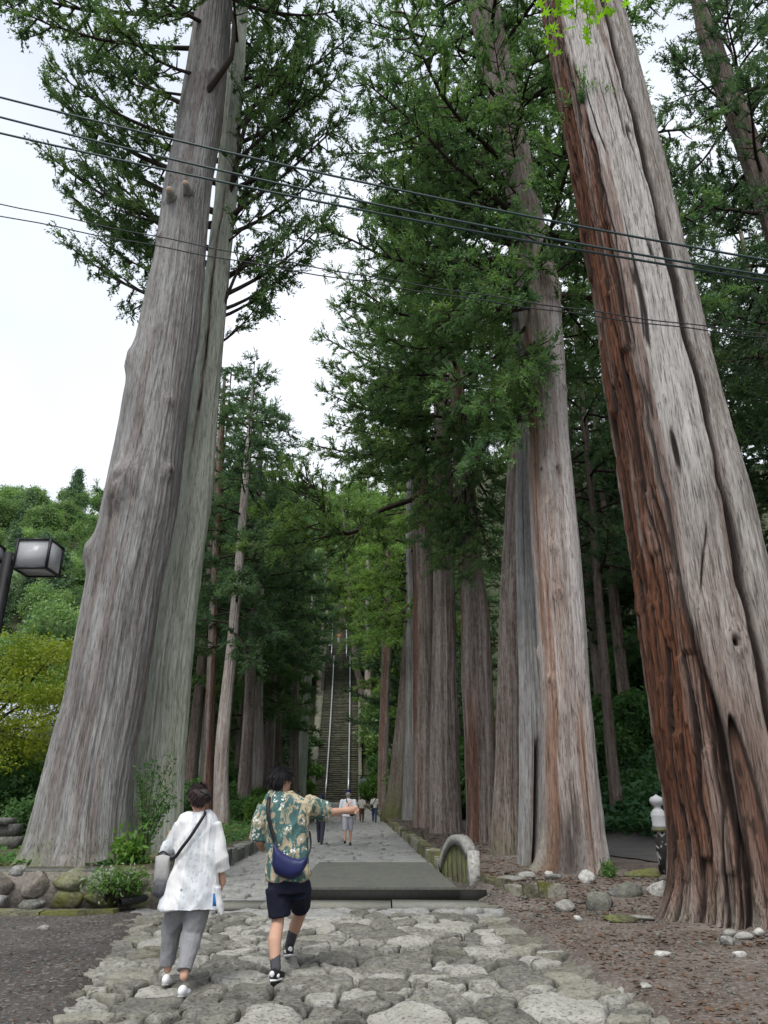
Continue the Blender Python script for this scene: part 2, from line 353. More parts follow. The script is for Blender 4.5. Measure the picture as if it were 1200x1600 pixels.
M['rock_pale'] = stone_mat('pale_rock', (.17, .165, .15), (.34, .335, .31), (.50, .49, .46), .25, light=.5)
M['rock_moss'] = stone_mat('mossy_rock', (.05, .05, .03), (.12, .12, .06), (.24, .235, .19), .9, (.12, .13, .03), .25)
M['concrete'] = stone_mat('old_concrete', (.15, .148, .13), (.215, .212, .19), (.28, .276, .25), .35, light=.1, bump=.25, rand=.1)
M['slab'] = stone_mat('grey_green_concrete', (.070, .072, .062), (.115, .118, .104), (.175, .177, .16), .35, (.075, .08, .042), .12, .3, .05)
M['kerb'] = stone_mat('mossy_kerb_stone', (.055, .05, .03), (.14, .13, .09), (.30, .29, .25), .95, (.11, .115, .025), .35)
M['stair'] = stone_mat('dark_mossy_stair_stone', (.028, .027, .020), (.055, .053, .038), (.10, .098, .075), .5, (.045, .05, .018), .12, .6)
M['stairside'] = stone_mat('lichen_wall_stone', (.11, .115, .085), (.21, .21, .17), (.33, .33, .28), .5, (.11, .13, .04), .3)

# ---------------------------------------------------------------- paving stones (irregular cells)
def poisson(fx, y0, y1, rmin, rmax, tries, seed, gfun=None):
    g = np.random.default_rng(seed); pts = np.zeros((0, 3))
    for _ in range(tries):
        y = g.uniform(y0, y1); lo, hi = fx(y); x = g.uniform(lo, hi); r = rmin + (rmax - rmin) * g.random()**1.3
        if len(pts):
            near = pts[np.abs(pts[:, 1] - y) < 2]
            if len(near) and np.any((((near[:, 0] - x) / 1.22)**2 + (near[:, 1] - y)**2) < (.5 * (near[:, 2] + r))**2): continue
        pts = np.vstack([pts, [x, y, r]])
    return pts
def cells(pts, inside):
    out = []
    for i, p in enumerate(pts):
        d2 = ((pts[:, :2] - p[:2])**2).sum(1); idx = np.argsort(d2)[1:26]
        poly = [(p[0] + 1.0 * math.cos(a), p[1] + .9 * math.sin(a)) for a in np.arange(16) * math.pi / 8]
        for j in idx:
            q = pts[j]; w = .5 + .5 * (p[2]**2 - q[2]**2) / max(d2[j], 1e-6) * .5
            mx, my = p[0] + (q[0] - p[0]) * w, p[1] + (q[1] - p[1]) * w; nx_, ny_ = q[0] - p[0], q[1] - p[1]
            new = []
            for a, b in zip(poly, poly[1:] + poly[:1]):
                da = (a[0] - mx) * nx_ + (a[1] - my) * ny_; db = (b[0] - mx) * nx_ + (b[1] - my) * ny_
                if da <= 0: new.append(a)
                if da * db < 0:
                    t = da / (da - db); new.append((a[0] + (b[0] - a[0]) * t, a[1] + (b[1] - a[1]) * t))
            poly = new
            if len(poly) < 3: break
        out.append(np.array(poly) if len(poly) >= 3 else None)
    return out
def stone_np(poly, g, nseg, gap, thick, rough, fine=False, warp=1.0):
    c = poly.mean(0); q = np.vstack([poly, poly[:1]]); seg = np.linalg.norm(np.diff(q, axis=0), axis=1); L = np.concatenate([[0], np.cumsum(seg)])
    s = np.linspace(0, L[-1], nseg, endpoint=False)
    for lk in L[1:-1]: s[np.argmin(np.abs(s - lk))] = lk          # keep the corners
    o = np.stack([np.interp(s, L, q[:, 0]), np.interp(s, L, q[:, 1])], -1)
    o = (np.roll(o, 1, 0) + 14 * o + np.roll(o, -1, 0)) / 16
    o = o + np.column_stack([.085 * vnoise(o[:, 0] * 2.6, o[:, 1] * 2.6, 0, 301) + .030 * vnoise(o[:, 0] * 8, o[:, 1] * 8, 0, 302), .085 * vnoise(o[:, 0] * 2.6, o[:, 1] * 2.6, 5, 303) + .030 * vnoise(o[:, 0] * 8, o[:, 1] * 8, 5, 304)]) * warp - c
    sd = int(g.integers(1e6)); rad = np.linalg.norm(o, axis=1)[:, None]; ab = o + c
    o = o * np.maximum(.6, (rad - gap) / rad) * (1 + .05 * fbm(ab[:, 0] * 9, ab[:, 1] * 9, sd % 17, 3, sd % 53))[:, None]
    tilt = g.normal(0, .026, 2); base = g.normal(0, .009); chip = np.clip(vnoise(np.cos(np.arange(nseg) * 6.28 / nseg) * 2.5, np.sin(np.arange(nseg) * 6.28 / nseg) * 2.5, 0, sd % 71), 0, 1) * .035
    if fine: R_k, zs = (1.0, .995, .975, .93, .84, .72, .58, .42, .24), (-thick, -.060, -.020, -.004, .003, .006, .007, .008, .008)
    else: R_k, zs = (1.0, .99, .95, .75, .4), (-thick, -.045, -.006, .005, .008)
    V = []
    for k, zz in zip(R_k, zs):
        xy = o * k; zt = zz + base + xy @ tilt
        if zz > -.03:
            ax, ay = xy[:, 0] + c[0], xy[:, 1] + c[1]; h1 = fbm(ax * 3.2, ay * 4.2, sd % 31, 3, sd % 97); terr = np.floor(h1 * 3.2) / 3.2
            zt = zt + rough * (.55 * h1 + .75 * terr + .4 * vnoise(ax * 17, ay * 17, 1, sd % 89)) - chip * min(1, max(0, (k - .80) / .17))
        V.append(np.column_stack([xy, zt]))
    V.append(np.array([[0, 0, V[-1][:, 2].mean()]])); V = np.concatenate(V); m = len(R_k)
    j = np.arange(nseg); j2 = (j + 1) % nseg
    F = np.concatenate([np.stack([a * nseg + j, a * nseg + j2, (a + 1) * nseg + j2, (a + 1) * nseg + j], -1) for a in range(m - 1)])
    T = np.stack([(m - 1) * nseg + j, (m - 1) * nseg + j2, np.full(nseg, m * nseg)], -1)
    return c, V, [F, T]
path = bpy.data.objects.new('stone_path', None); COL.objects.link(path); path['kind'] = 'structure'
near = poisson(lambda y: (float(xl(y)) - .1, float(xr(y)) + .05), 2.2, 11.35, .16, .56, 26000, 3)
side = poisson(lambda y: (float(xl(y)) + .1, -1.5), 12.1, 17.3, .28, .50, 2500, 5)
far = poisson(lambda y: (float(xl(y)) + .05, float(xr(y)) - .05), 17.4, 79.5, .38, .74, 22000, 4)
g = np.random.default_rng(11); n_single = 0; rest = MB()
allp = [(near[np.argsort(np.abs(near[:, 1] - 7.5))], 28, .013, .020, 0)] + [(side, 14, .020, .018, 1)] + [(far[np.argsort(far[:, 1])], 12, .024, .020, 2)]
for pts, nseg, gap, rough, zonek in allp:
    for p_, poly in zip(pts, cells(pts, None)):
        if poly is None or len(poly) < 3: continue
        poly = poly.copy(); lo, hi = float(xl(p_[1])), float(xr(p_[1])); mg = .16
        if zonek == 1: hi = -1.38; mg = .02
        if zonek == 2: mg = .04
        poly[:, 0] = np.clip(poly[:, 0], lo - mg, hi + mg); poly[:, 1] = np.clip(poly[:, 1], 1.8, 11.42) if zonek == 0 else (np.clip(poly[:, 1], 12.02, 17.36) if zonek == 1 else np.clip(poly[:, 1], 17.42, 80.2))
        single = n_single < 300
        c, V, F = stone_np(poly, g, nseg if single else (16 if zonek < 2 else 9), gap, .14, rough, single and zonek == 0, 1.0 if zonek == 0 else .6)
        z0 = float(pz(c[1])) - .010
        if single:
            n_single += 1
            edge = min(c[0] - lo, hi - c[0])
            mat = (M['flag_moss'] if (edge < .45 and g.random() < .7) or zonek == 1 and g.random() < .6 else M['flag']) if zonek < 2 else M['flag_far']
            o = ob('paving_stone', mesh_np('paving_stone', V, F, False), mat, path); o.location = (c[0], c[1], z0 - (.03 if edge < .15 and zonek == 0 else 0))
        else: rest.add(V + np.array([c[0], c[1], z0]), F)
rest.build('far_paving', M['flag_far'], path, kind='stuff')

# concrete sill and ramp slab
g = np.random.default_rng(21)
o = MB()
for xa, xb in ((-3.25, -1.75), (-1.73, .1), (.12, 1.62)):
    o.box(((xa + xb) / 2, 11.73, -.02), (xb - xa, .56, .09), jit=.008, rng=g)
sl = o.build('concrete_sill', M['concrete']); tag(sl, 'low concrete sill across the path at the foot of the ramp slab', 'sill')
def slab_mesh():
    b = bmesh.new(); pts = [(-1.36, 12.05), (1.10, 12.05), (.98, 17.42), (-1.42, 17.42)]
    top = [b.verts.new((x, y, .185 if y < 15 else .10)) for x, y in pts]; bot = [b.verts.new((x, y, -.2)) for x, y in pts]
    b.faces.new(top); b.faces.new(bot[::-1])
    for k in range(4): b.faces.new((top[k - 1], bot[k - 1], bot[k], top[k])) if False else b.faces.new((bot[k - 1], bot[k], top[k], top[k - 1]))
    bmesh.ops.recalc_face_normals(b, faces=b.faces); bmesh.ops.bevel(b, geom=b.edges[:], offset=.018, segments=2, affect='EDGES')
    me = bpy.data.meshes.new('slab'); b.to_mesh(me); b.free(); return me
rp = thing('ramp_slab', 'smooth grey concrete ramp slab bridging the ditch on the path', 'slab', (0, 0, 0))
ob('top', slab_mesh(), M['slab'], rp)
n = NT('near_black_edge'); f = n.noise(n.pos(), 14, 4); M['slab_front'] = n.bsdf(n.mix(f, (.006, .006, .005), (.02, .021, .016)), .8)  # near-black, faintly mottled colour for the front face of the slab
MB().box((-.12, 12.028, .06), (2.5, .03, .19)).box((1.32, 12.06, .05), (.40, .10, .2)).build('front_edge', M['slab_front'], rp)

# ---------------------------------------------------------------- kerbs
def kerb(name, label, pts, w, h, mat, seed, step=(.35, .8), lift=0.0, group=None):
    g = np.random.default_rng(seed); t = thing(name, label, 'kerb', (*pts[0][:2], 0), group)
    p = np.asarray(pts, float); seg = np.linalg.norm(np.diff(p[:, :2], axis=0), axis=1); L = np.concatenate([[0], np.cumsum(seg)]); s = 0
    while s < L[-1]:
        l = g.uniform(*step) * (1 + s * .02); m = min(s + l / 2, L[-1]); x, y = np.interp(m, L, p[:, 0]), np.interp(m, L, p[:, 1])
        dx, dy = np.interp(m + .1, L, p[:, 0]) - np.interp(m - .1, L, p[:, 0]), np.interp(m + .1, L, p[:, 1]) - np.interp(m - .1, L, p[:, 1])
        hh = h * g.uniform(.82, 1.15); zz = float(pz(y)) + hh / 2 - .06 + lift
        b = bmesh.new(); bmesh.ops.create_cube(b, size=1); bmesh.ops.scale(b, vec=(l * .97, w * g.uniform(.85, 1.2), hh + .12), verts=b.verts)
        bmesh.ops.subdivide_edges(b, edges=b.edges[:], cuts=2, use_grid_fill=True)
        for v in b.verts:
            q = np.array(v.co); f = fbm(q[0] * 5 + x * 3, q[1] * 6 + y, q[2] * 6, 3, seed); v.co += Vector(q / (np.linalg.norm(q) + .05)) * float(f) * .035
            r = Vector((q[0] / (l / 2), q[1] / (w / 2), q[2] / (hh / 2 + .06)));  v.co *= 1 - .05 * max(0, r.length - 1.2)
        me = bpy.data.meshes.new('kerb_stone'); b.to_mesh(me); b.free()
        o = ob('kerb_stone', me, mat, t); o.location = (x - pts[0][0], y - pts[0][1], zz); o.rotation_euler = (g.normal(0, .03), g.normal(0, .03), math.atan2(dy, dx))
        s += l
    return t
yy = np.arange(16.6, 78, 3.0)
kerb('stone_kerb', 'mossy stone kerb along the ditch from the arched parapet towards the stairway', [(float(xr(y)) + .12, y) for y in yy], .28, .24, M['kerb'], 31)
kerb('stone_kerb', 'short mossy upright kerb stones between the parapet post and the big pale trunk', [(1.62, 13.2), (1.72, 12.4), (2.05, 11.85), (2.5, 11.9)], .2, .24, M['kerb'], 32, (.14, .3))
kerb('stone_kerb', 'dark stone kerb edging the path under the row of slim cedars', [(float(xl(y)) - .12, y) for y in np.arange(12.6, 78, 3.0)], .3, .30, M['boulder'], 33)

# arched parapet of the little bridge
pa = thing('arched_parapet', 'small arched white stone parapet with post beside the ramp slab', 'parapet', (1.45, 13.3, 0))
A = np.array([(1.44, 13.35, .56), (1.42, 13.65, .66), (1.39, 14.05, .71), (1.35, 14.5, .71), (1.30, 15.0, .64), (1.25, 15.4, .50), (1.20, 15.75, .30), (1.17, 15.95, .1)]) - [1.45, 13.3, 0]
def bar_np(pts, w, h, g=None, jit=0):
    p = np.asarray(pts, float); t = np.gradient(p, axis=0); t /= np.linalg.norm(t, axis=1)[:, None]
    u = np.cross(t, [0, 0, 1.0]); u /= np.linalg.norm(u, axis=1)[:, None] + 1e-9; w_ = np.cross(u, t)
    V = np.stack([p + sx * w / 2 * u + sy * h / 2 * w_ for sx, sy in ((-1, -1), (1, -1), (1, 1), (-1, 1))], 1).reshape(-1, 3)
    if jit: V = V + g.uniform(-jit, jit, V.shape)
    n_ = len(p); i_ = np.arange(n_ - 1)[:, None] * 4; j = np.arange(4)[None]; k = (j + 1) % 4
    return V, [np.concatenate([np.stack([i_ + j, i_ + k, i_ + 4 + k, i_ + 4 + j], -1).reshape(-1, 4), [[3, 2, 1, 0], [n_ * 4 - 4, n_ * 4 - 3, n_ * 4 - 2, n_ * 4 - 1]]])]
b = MB(); b.add(*bar_np(np.array([np.interp(np.linspace(0, 7, 22), range(8), A[:, k]) for k in range(3)]).T, .17, .16, g, .008)); b.build('arch_rail', M['rock_pale'], pa)
MB().box((.03, -.02, .22), (.17, .19, .76), .05, jit=.012, rng=g).build('post', M['rock_pale'], pa)
b = MB()
for (x0, y0, z0), (x1, y1, z1) in zip(A[:-1], A[1:]):
    b.add([[x0 - .04, y0, -.2], [x1 - .04, y1, -.2], [x1 - .04, y1, z1 - .06], [x0 - .04, y0, z0 - .06], [x0 + .05, y0, -.2], [x1 + .05, y1, -.2], [x1 + .05, y1, z1 - .06], [x0 + .05, y0, z0 - .06]], np.array([[0, 1, 2, 3], [5, 4, 7, 6], [3, 2, 6, 7], [0, 3, 7, 4], [1, 5, 6, 2]]))
b.build('mossy_panel', M['rock_moss'], pa)


# ---------------------------------------------------------------- left retaining wall of boulders
def blob_mesh(name, r, seed, nu=14, nv=9, amp=.16, flat=None):
    V, F = sph_np((0, 0, 0), 1.0, nu, nv); nrm = V.copy()
    f = fbm(nrm[:, 0] * 1.3 + seed, nrm[:, 1] * 1.3, nrm[:, 2] * 1.3, 3, seed % 91)
    V = np.sign(V) * np.abs(V)**.8 * (1 + amp * f)[:, None]
    gg = np.random.default_rng(seed)
    for _ in range(16):      # broken faces
        dd = gg.normal(size=3); dd /= np.linalg.norm(dd); ex = np.maximum(V @ dd - gg.uniform(.50, .88), 0); V = V - ex[:, None] * dd
    V = V * np.asarray(r)
    if flat is not None: V[:, 2] = np.minimum(V[:, 2], flat)
    return mesh_np(name, V, F, False)
WY = 11.22
wl = thing('retaining_wall', 'low retaining wall of rounded boulders under the huge grey cedar', 'wall', (-5, WY, 0))
MB().box((-.35, .34, .2), (4.4, .5, .5), jit=.01, rng=g).build('mortar_core', M['boulder_brown'], wl)
MB().box((-.65, .33, .455), (3.6, .46, .05), jit=.012, rng=g).build('cap', M['boulder'], wl)
spots = [(-2.45, .34, .22, .15), (-2.0, .33, .2, .19), (-1.45, .34, .27, .17), (-.95, .34, .15, .17), (-.45, .3, .3, .2), (-2.6, .1, .2, .12), (-2.15, .08, .2, .16), (-1.75, .07, .22, .15), (-1.1, .1, .34, .18), (-.35, .06, .2, .12), (.15, .3, .25, .2), (.1, .05, .22, .13), (.65, .34, .26, .16), (.6, .1, .26, .15), (1.1, .3, .24, .17), (1.15, .08, .28, .14), (1.55, .3, .2, .16), (1.6, .08, .22, .13), (-1.9, .22, .1, .1), (-.7, .12, .12, .1)]
for q, (x, z, a, b_) in enumerate(spots):
    o = ob('boulder', blob_mesh('boulder', (a * 1.18, .24, b_ * 1.22), q * 7 + 3), M['rock_moss'] if x > .4 else (M['boulder'], M['boulder_brown'])[q % 3 == 1], wl); o.location = (x, .10 + .03 * (q % 3), z)
kerb('stone_kerb', 'low moss-covered kerb strip at the foot of the boulder wall', [(-7.6, 10.82), (-5.6, 10.85), (-3.55, 10.9)], .22, .03, M['rock_moss'], 35, (.6, 1.1), lift=.02)
pipe = tag(ob('drain_pipe', (lambda b: b.tube([(-3.55, 10.95, .12), (-3.3, 11.35, .14)], .05, 14, False).tube([(-3.55, 10.95, .12), (-3.3, 11.35, .14)], .04, 14, False).mesh('drain_pipe', True))(MB()), plain('black_plastic', (.02, .02, .022), .4)), 'black plastic drain pipe poking out at the end of the boulder wall', 'pipe')
# grey block wall further left
bw = thing('block_wall', 'grey cut-stone block wall with a flat coping behind the huge cedar', 'wall', (-9.5, 16.2, .3))
for r_ in range(3):
    x = -4.6 - .3 * (r_ % 2)
    while x < 2.0:
        l = g.uniform(.5, .95); o = ob('block', MB().box((0, 0, 0), (l - .02, .34, .225), jit=.012, rng=g).mesh('block'), M['boulder'], bw); o.location = (x + l / 2, g.normal(0, .012), .02 + .235 * r_); x += l
for k in range(5):
    o = ob('coping', MB().box((0, 0, 0), (1.3, .46, .12), jit=.01, rng=g).mesh('coping'), M['boulder'], bw); o.location = (-4.1 + 1.32 * k, 0, .665)

# ---------------------------------------------------------------- post with onion finial on the right
fx_ = P(1040, 1362, 14.3)
rl = thing('bridge_railing', 'stone bridge railing post with white onion-shaped finial', 'railing', (fx_[0], 14.3, .15))
n = NT('lichen_black_stone'); v = n.coord(); f = n.noise(v, 7, 3, .5, .6); f2 = n.noise(v, 30, 3)
M['lichen'] = n.bsdf(n.mix(n.ramp(f, [(.54, 0), (.58, 1)]), n.mix(f2, (.015, .014, .013), (.05, .048, .045)), (.42, .42, .40)), .9, n.bump(f2, .3, .01))
b = MB(); b.add(*lathe_np([(0.0, 0), (.115, 0), (.118, .4), (.112, .72), (0, .72)], 8)); b.build('post', M['lichen'], rl)
b = MB(); b.add(*lathe_np([(.0, .70), (.15, .70), (.15, .76), (.0, .76)], 16)); b.build('collar', M['rock_moss'], rl)
prof = [(0, .76), (.128, .76), (.132, .80), (.125, .82), (.135, .95), (.138, .99), (.12, 1.0), (.125, 1.02), (.10, 1.045), (.06, 1.09), (.055, 1.12), (.09, 1.14), (.118, 1.175), (.128, 1.21), (.122, 1.245), (.095, 1.275), (.045, 1.295), (.02, 1.312), (0, 1.325)]
b = MB(); b.add(*lathe_np(prof, 28)); b.build('finial', plain('white_granite', (.55, .555, .56), .7, .12, 40, .2), rl, smooth=True)
MB().box((.85, .35, .64), (1.5, .16, .12), .3, jit=.01, rng=g).build('beam', M['rock_pale'], rl)
MB().box((.25, .12, .3), (.13, .13, .62), .3, jit=.01, rng=g).build('support', M['rock_moss'], rl)
MB().box((1.5, .55, .3), (.2, .2, .75), .3, jit=.01, rng=g).build('far_post', M['lichen'], rl)

# ---------------------------------------------------------------- loose rocks
rocks = [(828, 1396, 34, 20, 'rock_pale', 'flat pale rock at the flared foot of the middle cedar'), (846, 1414, 36, 28, 'rock_moss', 'moss-covered block of rock at the end of the short kerb'),
 (868, 1392, 26, 14, 'boulder', 'small grey rock against the foot of the middle cedar'), (888, 1424, 50, 24, 'rock_pale', 'flat whitish rock lying by the path below the middle cedar'),
 (924, 1402, 40, 26, 'rock_pale', 'pale rounded rock leaning behind the upright slab of rock'), (942, 1424, 42, 46, 'boulder', 'upright grey slab of rock between the two big cedars'),
 (988, 1414, 66, 36, 'boulder', 'long dark boulder patched with white lichen between the big cedars'), (1036, 1412, 38, 36, 'rock_pale', 'angular tan rock beside the root of the giant split cedar'),
 (1016, 1394, 70, 16, 'rock_moss', 'long mossy edging stone in front of the finial post'), (956, 1392, 36, 30, 'rock_moss', 'square mossy stone step beside the side road'),
 (975, 1442, 70, 14, 'rock_moss', 'low flat mossy stone sunk in the soil'), (1008, 1440, 52, 12, 'boulder', 'low grey stone half buried in brown litter'),
 (905, 1440, 20, 12, 'rock_pale', 'small whitish stone on the litter beside the path edge'), (1038, 1496, 30, 13, 'rock_pale', 'bright white stone on the bare soil in front of the giant cedar'),
 (1142, 1478, 26, 18, 'rock_pale', 'cream stone at the front of the pebble heap'), (1142, 1466, 26, 18, 'rock_pale', 'pinkish stone on the pebble heap by the giant cedar'), (1165, 1470, 32, 16, 'rock_pale', 'white stone in the middle of the pebble heap'),
 (1188, 1464, 28, 14, 'rock_pale', 'yellowish stone at the side of the pebble heap'), (1160, 1496, 26, 12, 'rock_pale', 'grey stone lying just before the pebble heap'), (1010, 1545, 22, 9, 'rock_pale', 'small pale stone on the litter near the paving edge'),
 (65, 1453, 24, 10, 'rock_pale', 'white stone on the dark gravel before the boulder wall'), (860, 1372, 22, 16, 'rock_pale', 'pale stone tucked behind the flared root'), (800, 1402, 60, 10, 'concrete', 'thin pale stone bar lying at the foot of the short kerb'),
 (240, 1412, 46, 26, 'rock_moss', 'olive boulder at the corner where the wall meets the paving'), (200, 1418, 30, 22, 'boulder', 'grey boulder among the ferns below the wall'),
 (22, 1366, 36, 16, 'rock_pale', 'white stone resting on top of the boulder wall')]
for q, (px, py, w, h_, mt, lb) in enumerate(rocks):
    zz = .5 if py == 1366 else 0.0
    for _ in range(3):
        c = G(px, py, zz); zz = .5 if py == 1366 else H(c[0], c[1])
    d = c[1]; a = px2m(py, d, w) / 2; hh = px2m(py, d, h_) * .55
    o = ob('rock', blob_mesh('rock', (a, max(.06, a * .7), max(.03, hh)), 200 + q * 13, 14, 9, .3), M[mt]); o.location = (c[0], c[1] + a * .5, zz + hh * .42); o.rotation_euler = (0, 0, (q % 5 - 2) * .12)
    tag(o, lb, 'rock')
# uncountable pebbles and litter
def scatter(n_, fxy, tmpl, size, seed, up=False):
    g = np.random.default_rng(seed); xy = np.array([fxy(g) for _ in range(n_)]); z_ = hgt(xy[:, 0], xy[:, 1])
    s = g.uniform(*size, n_) ** 1.0; a = g.uniform(0, 6.28, n_); tv, tf = tmpl
    v = np.repeat(tv[None], n_, 0) * (1 + g.normal(0, .22, (n_, len(tv), 3))); v *= s[:, None, None]
    x = v[..., 0] * np.cos(a)[:, None] - v[..., 1] * np.sin(a)[:, None]; y = v[..., 0] * np.sin(a)[:, None] + v[..., 1] * np.cos(a)[:, None]
    V = np.stack([x + xy[:, :1], y + xy[:, 1:], v[..., 2] + z_[:, None] + .002], -1).reshape(-1, 3)
    return V, (tf[None] + (np.arange(n_) * len(tv))[:, None, None]).reshape(-1, tf.shape[1])
octa = (np.array([[1, 0, 0], [0, .8, 0], [-1, 0, 0], [0, -.8, 0], [0, 0, .6], [0, 0, -.3]], float), np.array([[0, 1, 4], [1, 2, 4], [2, 3, 4], [3, 0, 4], [1, 0, 5], [2, 1, 5], [3, 2, 5], [0, 3, 5]]))
leafq = (np.array([[-1, -.1, .1], [0, -.4, .25], [1, 0, .1], [0, .4, .35]], float), np.array([[0, 1, 2, 3]]))
def right_spot(g):
    while True:
        y = 3.2 + 11 * g.random()**1.2; x = float(xr(y)) + .1 + abs(g.normal(0, 1.6))
        if x < 8: return x, y
def left_spot(g):
    y = g.uniform(3.2, 10.8); return float(xl(y)) - .1 - abs(g.normal(0, 1.3)), y
def back_spot(g):
    y = g.uniform(12.5, 45); return float(xr(y)) + .35 + abs(g.normal(0, 1.2)), y
b = MB(); b.add(*scatter(1900, right_spot, octa, (.008, .030), 51)); b.add(*scatter(900, left_spot, octa, (.006, .018), 52)); b.add(*scatter(1100, back_spot, octa, (.012, .05), 53))
def foot_spot(g):
    return (g.uniform(1.9, 4.6), g.uniform(10.6, 13.2)) if g.random() < .7 else (g.normal(4.4, .9), g.uniform(8.6, 9.4))
V, F = scatter(150, foot_spot, octa, (.02, .075), 58); b.add(V, F); b.build('gravel', M['flag'], kind='stuff')
def left_bank(g):
    y = 12.2 + 34 * g.random()**1.5; return float(xl(y)) - .35 - abs(g.normal(0, 2.2)), y
b = MB(); b.add(*scatter(2600, right_spot, leafq, (.015, .045), 54)); b.add(*scatter(2600, back_spot, leafq, (.02, .07), 55)); b.add(*scatter(500, left_spot, leafq, (.012, .035), 56)); b.add(*scatter(1800, left_bank, leafq, (.03, .08), 59)); b.add(*scatter(900, foot_spot, leafq, (.02, .05), 60))
b.add(*scatter(260, lambda g: (g.uniform(-1.3, .95), g.uniform(12.2, 17.2)), leafq, (.015, .04), 63)) if False else None; b.add(*scatter(420, lambda g: (float(xl(8)) + 4.2 * g.random(), g.uniform(4.5, 11.3)), leafq, (.012, .035), 64)); b.build('leaf_litter', plain('dead_leaves', (.13, .075, .045), .9, .6, 9), kind='stuff')
# ---------------------------------------------------------------- stone stairway
SX0, SY0, SZ0, SLP = -4.94, 80.0, float(pz(80.0)), .732
def stair_c(y): return SX0 - .039 * (y - SY0) - .0004 * (y - SY0)**2
st = thing('stone_stairway', 'steep dark mossy stone stairway with steel handrails rising into the forest', 'stairway', (SX0, SY0, SZ0))
g = np.random.default_rng(61); b = MB(); b2 = MB(); b3 = MB(); rise, run = .21, .21 / SLP; M['tread'] = stone_mat('stair_tread_stone', (.06, .06, .045), (.12, .118, .09), (.19, .19, .155), .4, (.07, .08, .025), .2, .5)  # treads lighter than risers: nosing shadow lines put into the colour
for k in range(150):
    y = SY0 + k * run; xc = stair_c(y)
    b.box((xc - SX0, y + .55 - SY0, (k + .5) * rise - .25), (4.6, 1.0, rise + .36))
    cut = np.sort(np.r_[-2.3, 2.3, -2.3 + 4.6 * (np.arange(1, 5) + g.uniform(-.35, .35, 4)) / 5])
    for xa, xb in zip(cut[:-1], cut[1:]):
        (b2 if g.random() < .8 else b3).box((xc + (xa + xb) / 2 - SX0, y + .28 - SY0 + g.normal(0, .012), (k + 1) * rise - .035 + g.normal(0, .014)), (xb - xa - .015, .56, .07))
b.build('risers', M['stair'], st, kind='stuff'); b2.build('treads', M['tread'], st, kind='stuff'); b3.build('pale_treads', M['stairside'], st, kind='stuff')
for sgn, nm in ((-1, 'side_wall'), (1, 'side_wall')):
    b = MB()
    for k in range(0, 150, 3):
        y = SY0 + k * run; xc = stair_c(y)
        ww = .75 if sgn < 0 else .35
        b.box((xc + sgn * (2.3 + ww / 2) - SX0, y + .45 - SY0, k * rise - .25), (ww * g.uniform(.9, 1.1), 3 * run * 1.02, 2.0 + g.uniform(-.06, .1)))
    b.build(nm, M['stairside'], st)
M['steel'] = plain('bright_steel', (.62, .64, .67), .35, .05, 10, metal=.55)
for k0, k1, off in ((1, 88, -1.08), (1, 88, 1.25), (90, 149, -1.45), (90, 149, .75)):
    pts = []
    for k in np.linspace(k0, k1, 14):
        y = SY0 + k * run; pts.append((stair_c(y) + off - SX0, y - SY0, k * rise + .95 + .02 * math.sin(k)))
    b = MB().tube(pts, .085, 8)
    h = b.build('handrail', M['steel'], st, smooth=True)
    for q in pts[::1]: MB().tube([q, (q[0], q[1], q[2] - 1.0)], .03, 6).build('rail_post', M['steel'], h)

